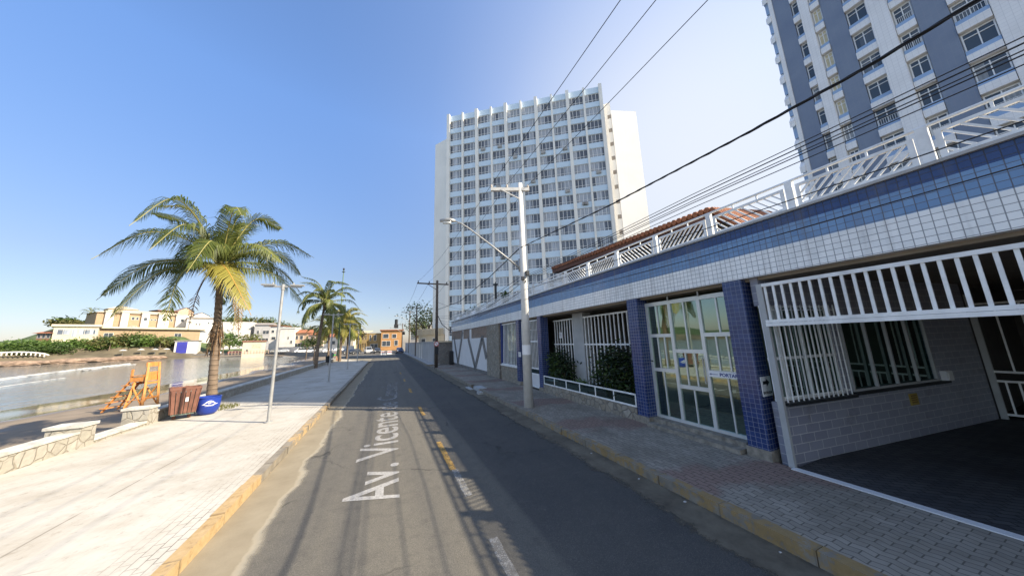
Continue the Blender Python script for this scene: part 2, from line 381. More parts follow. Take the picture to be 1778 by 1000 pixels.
    b = brick(n, n.mapping((1,1,1),(0,0,0),(0,.02,0),wallu(n)), .095, .0945, .0048,
              band((.88,.88,.86),(.14,.25,.43),(.028,.055,.16)), band((.79,.80,.79),(.19,.32,.51),(.036,.068,.185)), band((.3,.31,.32),(.12,.14,.18),(.05,.06,.09)), 0.)
    c = n.mix(n.ramp(n.noise(1.2,6,.7),[(.52,0.),(.75,.3)]), b.outputs['Color'], (.25,.24,.22))
    c = n.mix(n.ramp(n.noise(1.,4,.6,n.mapping((5,5,.3))),[(.5,0.),(.76,.45)]), c, (.16,.15,.14))
    n.color(c); n.link(n.ramp(b.outputs['Fac'],[(0,.2),(1,.8)]), n.b.inputs['Roughness']); n.bump(n.math('SUBTRACT',1.,b.outputs['Fac']),.4,.004); M['fascia'] = n.m
    M['bluetile'] = tile('column_tile', (.017,.033,.115), (.028,.052,.165), (.22,.24,.31), .088, .2, .0032, dirt=.1)
    n = NT('garage_wall_tile'); n.set(.4)
    b = brick(n, wallu(n), .32, .155, .006, (.23,.24,.30), (.28,.29,.35), (.5,.5,.52), .5)
    n.color(n.mix(n.ramp(n.noise(1.6,6,.7),[(.56,0.),(.7,.5)]), b.outputs['Color'], (.12,.11,.09))); n.bump(n.math('SUBTRACT',1.,b.outputs['Fac']),.4,.004); M['gwall'] = n.m
    M['stone'] = stone('clad_stone', [(.27,.24,.19),(.36,.33,.27),(.32,.27,.2),(.42,.39,.33)], (.17,.155,.13), 4.6, .07)
    M['redstone'] = stone('clad_stone_red', [(.28,.19,.13),(.36,.25,.18),(.32,.27,.22)], (.2,.18,.16), 5.5, .06)
    M['seawallstone'] = stone('whitewashed_stone', [(.40,.375,.32),(.36,.335,.27),(.44,.41,.355),(.30,.275,.22)], (.27,.24,.19), 3.8, .05)
    M['greystone'] = stone('grey_rubble', [(.2,.19,.18),(.28,.27,.25),(.24,.21,.18)], (.14,.135,.13), 5.2, .07)
    M['plinth'] = plain('plinth_stone', (.24,.215,.175), .75, 0, .4, 8., .3, 20.)
    M['soffit'] = plain('soffit_plaster', (.25,.21,.165), .9, 0, .15, 2.)
    M['white'] = plain('white_paint', (.82,.82,.8), .45, 0, .06, 5., streak=.12)
    M['whitemetal'] = plain('white_metal', (.78,.785,.77), .5, .0, .12, 6., streak=.35)
    M['alu'] = plain('frame_aluminium', (.62,.64,.63), .32, .3, .06, 6.)
    M['darkmetal'] = plain('dark_metal', (.03,.032,.035), .5, .3, .2, 8.)
    M['glass'] = glassy('door_glass', (.42,.6,.53), .2)
    M['gglass'] = glassy('green_glass', (.16,.26,.235), .08)
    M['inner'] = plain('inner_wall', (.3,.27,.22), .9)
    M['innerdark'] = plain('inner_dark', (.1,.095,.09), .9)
    M['panel'] = plain('white_panel', (.66,.66,.66), .5, 0, .06, 2., streak=.12)
    M['greycol'] = plain('grey_column', (.38,.39,.39), .8, 0, .1, 3., streak=.2)
    M['terra'] = plain('terracotta', (.3,.12,.06), .85, 0, .35, 7.)
    M['brownwood'] = plain('brown_fascia', (.13,.055,.03), .6, 0, .2, 4.)
    M['coping'] = plain('whitewashed_coping', (.5,.48,.43), .9, 0, .3, 3.5, .3, 25., streak=.4)
    M['concrete'] = plain('concrete', (.42,.41,.39), .85, 0, .15, 4., .2, 30., streak=.3)
    M['paleconc'] = plain('pole_concrete', (.62,.61,.58), .8, 0, .1, 5., .15, 40., streak=.2)
    M['darkpole'] = plain('weathered_pole', (.09,.07,.055), .85, 0, .3, 6.)
    M['galv'] = plain('galvanised', (.36,.36,.35), .5, .3, .12, 8.)
    M['wire'] = plain('wire_black', (.015,.015,.017), .6)
    M['ceramic'] = plain('insulator', (.5,.45,.4), .3)
    # palms and greens
    M['frond'] = leafmat('palm_leaf', (.06,.09,.018), (.2,.22,.055), .4)
    M['frondy'] = leafmat('palm_leaf_yellow', (.2,.19,.035), (.36,.31,.07))
    M['frondb'] = leafmat('palm_leaf_dry', (.16,.1,.045), (.3,.2,.1), .2)
    M['rachis'] = plain('palm_rachis', (.3,.27,.09), .6)
    M['rachiso'] = plain('palm_rachis_orange', (.42,.24,.05), .6)
    n = NT('palm_trunk'); n.set(.95); o = n.sep()
    rg = n.ramp(n.math('FLOORED_MODULO', n.math('ADD', n.math('MULTIPLY', o[2], 5.), n.math('MULTIPLY', n.noise(2.,3), .5)), 1.),[(0,.35),(.15,1.),(1.,.75)])
    n.color(n.mix(1., n.ramp(n.noise(3.,5),[(.3,(.14,.1,.07)),(.7,(.25,.185,.13))]), rg, 'MULTIPLY')); n.bump(rg,.7,.03); M['ptrunk'] = n.m
    M['husk'] = plain('palm_husk', (.14,.085,.045), .95, 0, .5, 9., .8, 20.)
    M['leafA'] = leafmat('leaf_green', (.045,.085,.02), (.11,.16,.045))
    M['leafB'] = leafmat('leaf_bright', (.08,.15,.03), (.17,.25,.06))
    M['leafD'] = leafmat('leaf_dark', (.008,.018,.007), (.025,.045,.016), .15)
    M['leafO'] = leafmat('leaf_olive', (.11,.11,.035), (.21,.19,.075))
    M['bark'] = plain('bark', (.12,.09,.065), .95, 0, .3, 5.)
    M['grass'] = leafmat('grass_blade', (.08,.1,.02), (.2,.19,.05))
    # furniture
    n = NT('orange_wood'); n.set(.55)
    c = n.ramp(n.noise(3.,4,.6,n.mapping((6,6,1.2))),[(.3,(.52,.2,.045)),(.7,(.72,.32,.09))]); n.color(n.mix(n.ramp(n.noise(5.,6,.7),[(.5,0.),(.68,.6)]), c, (.3,.17,.08))); n.bump(n.noise(20.,4),.3,.01); M['owood'] = n.m
    M['binwood'] = plain('bin_slat', (.17,.075,.05), .6, 0, .3, 5., .2, 25.)
    M['binliner'] = plain('bin_liner', (.2,.24,.19), .4)
    M['bluepl'] = plain('blue_plastic', (.02,.05,.3), .35, 0, .1, 4.)
    M['blackpl'] = plain('black_plastic', (.015,.015,.016), .5)
    M['signwhite'] = plain('sign_white', (.75,.75,.75), .4, 0, .05)
    M['signblue'] = plain('sign_blue', (.02,.045,.2), .4)
    M['signblack'] = plain('sign_black', (.012,.012,.014), .4)
    M['signyellow'] = plain('sign_yellow', (.34,.25,.06), .5)
    M['red'] = plain('red_paint', (.5,.04,.03), .45)
    M['green'] = plain('green_cloth', (.03,.3,.09), .85)
    M['skin'] = plain('skin', (.36,.2,.13), .55)
    M['hair'] = plain('hair', (.02,.015,.012), .6)
    M['cloth'] = plain('grey_cloth', (.25,.24,.24), .85)
    M['stickg'] = plain('sticker_green', (.1,.4,.2), .5)
    # towers
    n = NT('tower_blue'); n.set(.5); b = brick(n, wallu(n), .3, .3, .012, (.205,.245,.315), (.215,.255,.325), (.235,.265,.325), 0.)
    n.color(n.mix(n.ramp(n.noise(.3,4),[(.4,0.),(.7,.3)]), b.outputs['Color'], (.1,.13,.22))); M['tblue'] = n.m
    n = NT('tower_white'); n.set(.55); b = brick(n, wallu(n), .3, .3, .012, (.84,.83,.81), (.87,.86,.84), (.72,.71,.7), 0.)
    n.color(n.mix(n.ramp(n.noise(.3,4),[(.45,0.),(.75,.3)]), b.outputs['Color'], (.48,.46,.43))); M['twhite'] = n.m
    M['tsky'] = plain('tower_pale_blue', (.3,.43,.62), .5, 0, .08, .5)
    M['apblue'] = plain('apartment_pale_blue', (.63,.76,.87), .6, 0, .05, .3, streak=.04)
    M['apcream'] = plain('apartment_cream', (.86,.83,.76), .7, 0, .05, .3, streak=.06)
    M['apwhite'] = plain('apartment_white', (.78,.77,.74), .7, 0, .04, .3, streak=.05)
    M['appane'] = curtained('apartment_pane', (.085,.105,.14), (.5,.54,.6), 3., .1, .5)
    M['twpane'] = curtained('tower_pane', (.06,.075,.09), (.4,.4,.38), 3., .06, .72)
    M['ypane'] = plain('yellow_blind', (.62,.55,.36), .6)
    M['farpane'] = plain('far_pane', (.05,.06,.075), .15)
    for nm, c in dict(wcream=(.55,.475,.35), wtan=(.33,.235,.145), wwhite=(.62,.59,.54), wpeach=(.5,.36,.25), worange=(.40,.215,.085), wyellow=(.31,.22,.1), wpink=(.6,.45,.36), wbrown=(.2,.11,.07), wblue=(.04,.045,.3), wgrey=(.4,.39,.38), roofbrown=(.2,.1,.065), roofbeige=(.5,.42,.29), roofgrey=(.28,.25,.22)).items():
        M[nm] = plain('far_'+nm[1:] if nm[0]=='w' else nm, c, .8, 0, .12, .5, streak=.1)
    for nm, c in dict(carwhite=(.7,.7,.7), carsilver=(.42,.44,.46), cardark=(.04,.045,.055), carblue=(.03,.05,.14), carred=(.4,.04,.04), cargrey=(.2,.21,.22)).items():
        n = NT(nm); n.set(.3, .1, .5); n.color(c); n.b.inputs['Coat Weight'].default_value = .6; M[nm] = n.m
    M['carglass'] = plain('car_glass', (.03,.035,.04), .05, 0, .05, 1., spec=.8)
    M['tyre'] = plain('tyre', (.02,.02,.02), .9)
    M['lampglass'] = plain('lamp_lens', (.6,.62,.62), .15)
make_materials()
# ================================================================ THE SETTING
KL, KR = -2.05, 4.35          # kerb lines
def grid(xs, ys, zf):
    mb = MB(); n = len(xs)
    mb.v = [(x, y, zf(x, y)) for y in ys for x in xs]
    mb.f = [(j*n+i, j*n+i+1, (j+1)*n+i+1, (j+1)*n+i) for j in range(len(ys)-1) for i in range(n-1)]
    mb.mi = [0]*len(mb.f); return mb
rg = random.Random(7)
coast = [(-7.3,-200),(-7.3,-40),(-7.3,10),(-7.3,34),(-7.3,47),(-7.3,56),(-10,75)] + [tuple(at(a,d)[:2]) for a,d in ((-8,105),(-12,130),(-15,175),(-17,200),(-21,222),(-25.7,232))]
mb = MB()
poly = coast + [tuple(at(-25,420)[:2]), (-300,2600), (2600,2600), (2600,-200)]
mb.add([(x,y,-.03) for x,y in poly], [tuple(range(len(poly)-1,-1,-1))])
struct('ground', mb, M['ground'])
mb = MB(); mb.add([(-3000,-400,-1.25),(600,-400,-1.25),(600,3200,-1.25),(-3000,3200,-1.25)], [(0,1,2,3)])
struct('sea', mb, M['sea'])
# beach: from the foot of the promenade wall down to and under the water
outer = [(-24,-200),(-24,-40),(-24.5,15),(-24.7,34),(-23,47),(-23.2,70),(-25.5,110)] + [tuple(at(a,d)[:2]) for a,d in ((-12.5,128),(-14.5,150),(-16.2,172),(-18,190),(-21.3,216),(-25.7,226))]
mb = MB(); NT_ = 26; rows = []
def lerp(a, b, t): return a + (b-a)*t
fine_i = []
for i in range(len(coast)-1):
    L = math.dist(coast[i], coast[i+1]); k = max(1, min(30, int(L/3)))
    fine_i += [i + j/k for j in range(k)]
fine_i.append(len(coast)-1)
for q in fine_i:
    i = min(int(q), len(coast)-2); f = q - i
    a = [lerp(coast[i][c], coast[i+1][c], f) for c in (0,1)]; b = [lerp(outer[i][c], outer[i+1][c], f) for c in (0,1)]
    r = []
    for t in range(NT_):
        u = t/(NT_-1)*1.5
        z = -.55 - .70*min(u,1.)**.8 - (max(0,u-1))*.9 + .03*math.sin(q*9+u*14)*(u<.9) + rg.uniform(-.012,.012)
        r.append((lerp(a[0],b[0],u), lerp(a[1],b[1],u), z))
    rows.append(r)
for r in rows: mb.v += r
for j in range(len(rows)-1):
    for i in range(NT_-1):
        mb.f.append((j*NT_+i, j*NT_+i+1, (j+1)*NT_+i+1, (j+1)*NT_+i)); mb.mi.append(0)
struct('beach', mb, M['sand'], smooth=True)
# breaking foam lines on the water
def foam(pts, w, h, seed):
    r = random.Random(seed); mb = MB(); P = []
    for i in range(len(pts)-1):
        n = 22
        for j in range(n): P.append(Vector(pts[i]).lerp(Vector(pts[i+1]), j/n))
    P.append(Vector(pts[-1]))
    prev = None
    for i, p in enumerate(P):
        d = (P[min(i+1,len(P)-1)] - P[max(0,i-1)]).normalized(); s = Vector((-d.y, d.x, 0))
        ww = w*r.uniform(.45,1.3)*math.sin(math.pi*min(1,(i+2)/(len(P)+2)))**.35; off = r.uniform(-.12,.12)*w
        ring = [p + s*(off-ww) + Vector((0,0,.012)), p + s*(off-.3*ww) + Vector((0,0,h*r.uniform(.5,1))), p + s*(off+.2*ww) + Vector((0,0,h*r.uniform(.4,.9))), p + s*(off+ww) + Vector((0,0,.012))]
        o = len(mb.v); mb.v += [tuple(v) for v in ring]
        if prev is not None:
            for k in range(3): mb.f.append((prev+k, prev+k+1, o+k+1, o+k)); mb.mi.append(0)
        prev = o
    return mb
zs = -1.25
mb = foam([at(-52,40,zs), at(-44,62,zs), at(-39,83,zs), at(-35.5,105,zs), at(-31.8,135,zs), at(-29.0,160,zs)], 1.1, .3, 1)
m2 = foam([at(-52,34,zs), at(-44,51,zs), at(-39,66,zs), at(-35,80,zs), at(-33,88,zs)], .35, .08, 2); mb.add(m2.v, m2.f)
m2 = foam([at(-32,118,zs), at(-30.5,138,zs), at(-28.6,150,zs)], 1.0, .2, 3); mb.add(m2.v, m2.f)
m2 = foam([at(-36,38.5,zs+.02), at(-31,43.5,zs+.02), at(-26,50,zs+.02), at(-22,58,zs+.02)], .28, .03, 4); mb.add(m2.v, m2.f)
m2 = foam([at(-48,31,zs), at(-42,34.5,zs), at(-37,37.5,zs)], .2, .03, 5); mb.add(m2.v, m2.f)
struct('foam', mb, M['foam'], smooth=True, kind='structure')

# road: a strip along the street, then the bend to the left along the bay
cl = [(1.15,-40),(1.15,46),(1.15,70),(.9,84)]
mb = MB(); mb.quad((KL,-40,0),(KR,-40,0),(KR,60,0),(KL,60,0))
mb.add([(KL,60,0),(KR,60,0),(4.1,78,0),(5.5,126,0),(-14,126,0),(-24,150,0),(-32,185,0),(-36,180,0),(-28,148,0),(-18,112,0),(-11,92,0),(-6.5,70,0)], [tuple(range(12))])
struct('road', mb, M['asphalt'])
# left pavement with its kerb
KE = 47.0
mb = MB(); mb.add([(-7.2,-40,.15),(KL-.14,-40,.15),(KL-.14,KE,.15),(-7.2,KE,.15)], [(0,1,2,3)])
mb.add([(-7.2,KE,.15),(KL-.14,KE,.15),(-3.0,49,.15),(-5.5,56,.15),(-7.2,60,.15)], [(0,1,2,3,4)])
struct('pavement', mb, M['pavL'])
mb = MB(); rk = random.Random(4); y = -40.
while y < KE:
    x1 = KL + rk.uniform(-.012,.012); z1 = .16 + rk.uniform(-.01,.008)
    mb.box(KL-.16, x1, y+.004, y+.996, -.05, z1); y += 1.
for a, b in (((-2.13,KE),(-2.9,49)),((-2.9,49),(-5.4,56)),((-5.4,56),(-7.1,60))): mb.bar((a[0],a[1],.055),(b[0],b[1],.055),.16,.2)
struct('kerb', mb, M['kerbL'])
# right pavement
mb = MB(); mb.add([(KR+.14,-40,.15),(6.62,-40,.15),(6.62,31.4,.15),(KR+.14,31.4,.15)], [(0,1,2,3)])
struct('pavement', mb, M['pavR'])
mb = MB(); mb.add([(4.3,33,.15),(5.6,33,.15),(5.4,64,.15),(5.0,90,.15),(4.0,90,.15),(4.1,64,.15)], [(0,1,2,3,4,5)])
struct('pavement', mb, M['concrete'])
mb = MB(); y = -40.
while y < 31:
    x1 = KR + rk.uniform(-.015,.015); z1 = .155 + rk.uniform(-.012,.008)
    if not (14.2 < y < 15.6): mb.box(x1, KR+.16, y+.004, y+.996, -.05, z1)
    y += 1.
for a, b in (((4.2,33),(4.2,64)),((4.2,33),(5.6,32.9))): mb.bar((a[0],a[1],.06),(b[0],b[1],.06),.15,.2)
struct('kerb', mb, M['kerbR'])
# storm drain mouth in the kerb
mb = MB(); mb.box(4.12,4.5,13.75,14.1,.0,.1); mb.box(4.3,4.72,14.35,15.3,.02,.18); mb.box(4.1,4.29,15.25,16.2,.004,.05)
solo('drain_inlet', mb, M['greycol'], 'pale concrete drain inlet block broken into the kerb beyond the utility pole', 'drain', loc=(4.4,14.6,0))

def strip(y0, y1, xa, xb, z, seed, amp, step=.35):
    r = random.Random(seed); mb = MB(); y = y0; ph = [r.uniform(0,6) for _ in range(4)]; prev = None
    while y <= y1:
        e = xb(y) + amp*(math.sin(y*.9+ph[0])*.5 + math.sin(y*2.3+ph[1])*.3 + math.sin(y*5.1+ph[2])*.16 + r.uniform(-.12,.12))
        o = len(mb.v); mb.v += [(xa, y, z), (e, y, z)]
        if prev is not None: mb.f.append((prev, prev+1, o+1, o)); mb.mi.append(0)
        prev = o; y += step
    return mb
mb = strip(-6, 46, KL, lambda y: -.75, .004, 3, .05)
struct('sand', mb, M['sanddrift'])
mb = strip(-6, 31, KR, lambda y: 3.1, .004, 5, .05)
struct('dirt', mb, M['grime'])
# puddle-dark streaks and litter in the right gutter
mb = MB(); rl = random.Random(12)
for i in range(7):
    yy = rl.uniform(1.4, 7.5); xx = KR - rl.uniform(.04,.2); s = rl.uniform(.01,.022); a = rl.uniform(0,3)
    mb.obox((xx,yy,.012),(math.cos(a)*s,math.sin(a)*s,0),(-math.sin(a)*s*.7,math.cos(a)*s*.7,0),(0,0,.005))
o = solo('litter', mb, M['concrete'], 'scraps of pale litter lying in the gutter below the yellow kerb', 'litter', loc=(4.2,4,0)); o['kind'] = 'stuff'

# road markings
def rdash(y0, y1, x0, x1, mat, label):
    mb = MB(); n = 8
    for i in range(n):
        a, b = lerp(y0,y1,i/n), lerp(y0,y1,(i+1)/n); j0, j1 = rk.uniform(-.008,.008), rk.uniform(-.008,.008)
        mb.quad((x0+j0,a,.005),(x1+j1,a,.005),(x1+j0,b,.005),(x0+j1,b,.005))
    return solo('lane_dash', mb, mat, label, 'road marking', 'painted dashes along the road centre', loc=((x0+x1)/2,(y0+y1)/2,0))
rdash(6.25, 8.05, 1.27, 1.39, M['ypaint'], 'orange yellow centre dash second from the camera, with a white tail in front of it')
rdash(11.1, 12.65, 1.26, 1.38, M['ypaint'], 'orange yellow centre dash that lies across the edge of the tower shadow')
rdash(16.3, 17.8, 1.24, 1.36, M['ypaint'], 'yellow centre dash in full shade level with the lamp post of the near pavement')
rdash(21.3, 22.6, 1.22, 1.33, M['ypaint'], 'small yellow centre dash in shade, fourth going up the road')
rdash(26.5, 28., 1.2, 1.3, M['ypaint'], 'faint yellow centre dash far up the shaded road')
rdash(33., 36., 1.2, 1.3, M['wpaint'], 'faint pale centre dash farthest up the road')
rdash(5.15, 6.25, 1.29, 1.41, M['wpaint'], 'worn white centre dash joined to the yellow dash in the railing shadow')
rdash(2.2, 4.0, 1.30, 1.42, M['wpaint'], 'worn white centre dash nearest to the camera')

def text_mesh(body, size, mats, name, extrude=0., align='LEFT', space=1.0, bold=0.):
    cu = bpy.data.curves.new(name, 'FONT'); cu.body = body; cu.size = size; cu.extrude = extrude; cu.align_x = align; cu.space_character = space; cu.offset = bold
    cu.resolution_u = 4
    ob = bpy.data.objects.new(name, cu); COL.objects.link(ob)
    dg = bpy.context.evaluated_depsgraph_get(); dg.update()
    me = bpy.data.meshes.new_from_object(ob.evaluated_get(dg))
    bpy.data.objects.remove(ob); bpy.data.curves.remove(cu)
    me.name = name; me.materials.clear(); me.materials.append(mats)
    o = bpy.data.objects.new(name, me); COL.objects.link(o); return o
def xform(me, mat4): me.transform(mat4); me.update()
# map overlay's street name, added as flat lettering going up the left lane
lt = text_mesh('Av. Vicente de Carvalho', 1.18, M['letter'], 'street_name_overlay', bold=.012)
xs = [v.co.x for v in lt.data.vertices]; L0 = max(xs)-min(xs); x0 = min(xs)
for v in lt.data.vertices:
    t = (v.co.x - x0)/L0
    y = 5.62 + 15.4*t**1.13
    base = .30 + .42*max(0, (y-6)/13.)
    v.co = (base - v.co.y*(.86/.83), y, .006)
lt.location = (0,0,0); tag(lt, 'pale grey street name of a map overlay laid flat along the left lane', 'road lettering')
lt.data.update()

# promenade wall with two posts and the low gap between them
t = thing('promenade_wall', 'low whitewashed rubble wall with two square posts between pavement and beach', 'wall', (-7.05,13,0))
O = t.location
def wall_sec(y0, y1, top, seed):
    r = random.Random(seed); mb = MB(); mb.box(-7.38,-7.05,y0,y1,-1.3,top-.06); mb.build('wall_section', M['seawallstone'], t, org=O)
    cap = MB(); y = y0
    while y < y1-.01:
        e = min(y1, y + 1.6); cap.box(-7.40-r.uniform(0,.015),-7.03+r.uniform(0,.012),y,e,top-.058,top+r.uniform(-.008,.008)); y = e
    cap.build('coping', M['coping'], t, org=O)
wall_sec(-30, 11.55, .57, 1); wall_sec(12.0, 13.88, .285, 2); wall_sec(14.3, 57, .56, 3)
for y0, y1 in ((11.56,11.99),(13.89,14.29)):
    mb = MB(); mb.box(-7.62,-7.02,y0,y1,-1.3,.66); p = mb.build('post', M['seawallstone'], t, org=O)
    cp = MB(); cp.box(-7.66,-6.99,y0-.03,y1+.03,.66,.73); cp.build('post_cap', M['coping'], p, org=O)
mb = MB(); a = None
for p, q in zip(coast[5:-1], coast[6:]):
    mb.bar((p[0]+.2,p[1],-.45),(q[0]+.2,q[1],-.45),.5,1.9)
solo('sea_wall', mb, M['greystone'], 'long grey sea wall curving round the bay below the parked cars and kiosk', 'wall', loc=(-10,75,0))
# ================================================================ TILED FRONT BUILDING
XB = 6.55
B = thing('tiled_building', 'long low building clad in blue and white tile with a glass entrance between blue columns', 'building', (XB,12,0))
O = B.location
def bp(name, mb, mat, parent=None, smooth=False): return mb.build(name, mat, parent or B, smooth, org=O)
mb = MB(); mb.box(6.55,6.78,-12,32,3.555,4.585); bp('fascia', mb, M['fascia'])
mb = MB(); mb.box(6.50,6.80,-12,32.04,4.588,4.63); bp('coping', mb, M['concrete'])
mb = MB(); mb.box(6.782,22,-12,31.9,3.62,4.40); mb.box(6.72,7.25,-12,31.9,3.50,3.618); bp('soffit', mb, M['soffit'])
def column(y0, y1, label=None):
    mb = MB(); mb.box(6.565,6.96,y0,y1,.33,3.62); c = bp('column', mb, M['bluetile'])
    p = MB(); p.box(6.54,6.985,y0-.025,y1+.025,.0,.33); bp('column_plinth', p, M['plinth'], c); return c
for y0, y1 in ((3.42,3.78),(6.12,6.5),(11.86,12.2),(14.3,14.68)): column(y0, y1)
# party walls and rooms behind
mb = MB(); mb.box(6.97,7.07,6.2,6.42,.0,3.5); mb.box(7.07,14,6.25,6.4,0,3.6); bp('party_wall', mb, M['inner'])
mb = MB(); mb.box(12,12.15,3.3,6.25,0,3.6); bp('lobby_wall', mb, M['inner'])
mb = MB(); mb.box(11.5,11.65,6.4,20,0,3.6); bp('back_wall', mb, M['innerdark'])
mb = MB(); mb.box(6.9,12,3.2,6.25,.0,.325); mb.box(6.97,11.5,6.4,19.7,0,.16); bp('floor_slab', mb, M['plinth'])
# lobby furniture seen dimly through the glass: a reception counter
mb = MB(); mb.box(9.6,10.2,4.0,5.6,.325,1.35); mb.box(9.5,10.3,3.9,5.7,1.35,1.42); bp('reception_counter', mb, M['brownwood'])
# glass entrance
XD = 6.9
E_ = MB()
for y in (6.085,5.36,4.565,3.80): E_.box(XD-.03,XD+.04,y-.04,y+.04,.33,3.37)
E_.box(XD-.035,XD+.035,3.78,6.12,3.30,3.40); E_.box(XD-.035,XD+.035,3.78,6.12,.331,.395)
fr = bp('entrance_frame', E_, M['alu'])
P = MB()
for y0, y1, zz in ((5.40,6.045,(2.48,1.57)),(4.605,5.32,(2.08,1.21)),(3.84,4.525,(2.47,1.62))):
    for z in zz: P = MB(); P.box(XD-.025,XD+.03,y0,y1,z-.045,z+.045); bp('transom', P, M['alu'], fr)
P = MB()
for y, z0, z1 in ((5.76,2.53,3.3),(5.62,1.62,2.43),(5.83,1.62,2.43),(5.76,.4,1.52),(4.965,2.13,3.3),(5.08,1.26,2.03),(4.84,1.26,2.03),(4.965,.4,1.16),(4.16,2.52,3.3),(4.28,1.67,2.42),(4.05,1.67,2.42),(4.15,.4,1.57)):
    P = MB(); P.box(XD-.018,XD+.018,y-.016,y+.016,z0,z1); bp('glazing_bar', P, M['alu'], fr)
P = MB(); P.quad((XD+.008,3.8,.36),(XD+.008,6.1,.36),(XD+.008,6.1,3.33),(XD+.008,3.8,3.33)); bp('glass_pane', P, M['glass'], fr)
P = MB(); P.tube([(XD-.06,4.62,1.35),(XD-.06,4.62,1.95)],.014); P.box(XD-.07,XD-.02,4.612,4.628,1.4,1.42); P.box(XD-.07,XD-.02,4.612,4.628,1.88,1.9); bp('pull_handle', P, M['galv'], fr)
P = MB(); P.box(6.42,6.9,3.86,6.08,.0,.235); P.box(6.66,6.9,3.86,6.08,.235,.328); bp('entrance_step', P, M['plinth'])
P = MB(); P.tube([(6.82,5.32,3.38),(6.82,5.32,3.52)],.02); P.tube([(6.82,4.5,3.38),(6.82,4.5,3.52)],.02); bp('frame_hanger', P, M['galv'])
# garage side wall, slightly skewed, with two window openings
g0 = Vector((6.70,3.20,0)); g1 = Vector((14.2,2.26,0)); gd = (g1-g0).normalized(); gn = Vector((-gd.y,gd.x,0)); GL = (g1-g0).length
def gp(s, t, z): return g0 + gd*s + gn*t + Vector((0,0,z))     # along, behind(+)/before(-), height
def wall_holes(mb, fn, S, Z, holes, t0, t1):
    ss = sorted({S[0],S[1],*[h[0] for h in holes],*[h[1] for h in holes]}); zs = sorted({Z[0],Z[1],*[h[2] for h in holes],*[h[3] for h in holes]})
    for a, b in zip(ss, ss[1:]):
        for c, d in zip(zs, zs[1:]):
            if any(h[0]<=a+1e-6 and b<=h[1]+1e-6 and h[2]<=c+1e-6 and d<=h[3]+1e-6 for h in holes): continue
            v = [fn(s,t,z) for z in (c,d) for s,t in ((a,t0),(b,t0),(b,t1),(a,t1))]
            mb.add(v, [(0,3,2,1),(4,5,6,7),(0,1,5,4),(1,2,6,5),(2,3,7,6),(3,0,4,7)])
mb = MB(); wall_holes(mb, gp, (0,GL), (.0,3.6), [(.0,1.95,1.2,3.0),(2.15,5.35,1.22,2.75)], 0, .14); bp('garage_wall', mb, M['gwall'])
# first window: barred sash with a bent-out grille
def gbar(mb, s0, t0, z0, s1, t1, z1, w=.02): mb.bar(gp(s0,t0,z0), gp(s1,t1,z1), w, w, (0,1,0))
W = MB(); W.bar(gp(0,-.05,1.185),gp(1.98,-.05,1.185),.2,.05); w1 = bp('window_sill', W, M['darkmetal'])
W = MB()
for s in (.03,.36,1.02,1.62,1.92): gbar(W,s,.05,1.21,s,.05,3.0,.045)
for z in (1.235,1.98,2.98): gbar(W,0,.05,z,1.95,.05,z,.05)
gw = bp('garage_window', W, M['whitemetal'])
W = MB(); W.add([gp(.0,.08,1.22),gp(1.95,.08,1.22),gp(1.95,.08,3.),gp(0,.08,3.)],[(0,1,2,3)]); bp('glass_pane', W, M['gglass'], gw)
W = MB()
for i in range(14):
    s = .06+i*.142; gbar(W,s,-.10,1.215,s,-.10,3.0,.018)
for z in (1.3,2.9): gbar(W,.04,-.09,z,1.93,-.09,z,.022)
for s in (.04,1.93):
    for z in (1.3,2.9): gbar(W,s,-.09,z,s,.05,z,.022)
bp('window_grille', W, M['whitemetal'], gw)
W = MB()
for s in (2.19,3.0,3.75,4.55,5.31): gbar(W,s,.0,1.24,s,.0,2.75,.05)
for z in (1.245,2.73): gbar(W,2.15,.0,z,5.35,.0,z,.05)
gw2 = bp('garage_window', W, M['greycol'])
W = MB(); W.add([gp(2.17,.05,1.22),gp(5.33,.05,1.22),gp(5.33,.05,2.75),gp(2.17,.05,2.75)],[(0,1,2,3)]); bp('glass_pane', W, M['gglass'], gw2)
W = MB(); W.bar(gp(2.1,-.04,1.2),gp(5.6,-.04,1.2),.12,.05); bp('window_sill', W, M['darkmetal'], gw2)
mb = MB(); mb.box(6.62,22,-12,3.1,.0,.156); bp('garage_floor', mb, M['drive'])
mb = MB(); mb.box(6.50,6.63,-12,3.12,.1,.163); bp('threshold', mb, M['panel'])
mb = MB(); mb.box(6.8,20,-11.95,-11.8,0,3.6); mb.box(19.8,20,-12,6,0,3.6); mb.box(14.2,20,2.3,2.45,0,3.6); bp('garage_back_wall', mb, M['innerdark'])  # back walls, plus an unseen side wall added against leaking light
# garage gate: fixed barred panel over the open mouth, and its post
G = thing('garage_gate', 'white barred gate raised across the top of the dark garage mouth', 'gate', (6.62,0,0)); GO = G.location
for a_ in (3.10,-6.4): P = MB(); P.box(6.585,6.655,a_,a_+.09,.15,3.40); P.build('gate_post', M['greycol'], G, org=GO)
P = MB(); P.box(6.59,6.65,-6.3,3.10,3.34,3.40); P.box(6.58,6.65,-6.3,3.13,2.655,2.71); P.box(6.57,6.66,-6.3,3.13,2.59,2.65); P.build('gate_rail', M['whitemetal'], G, org=GO)
P = MB(); y = 3.06
while y > -6.2: P.box(6.605,6.635,y-.018,y+.018,2.71,3.34); y -= .1285
P.build('gate_bars', M['whitemetal'], G, org=GO)
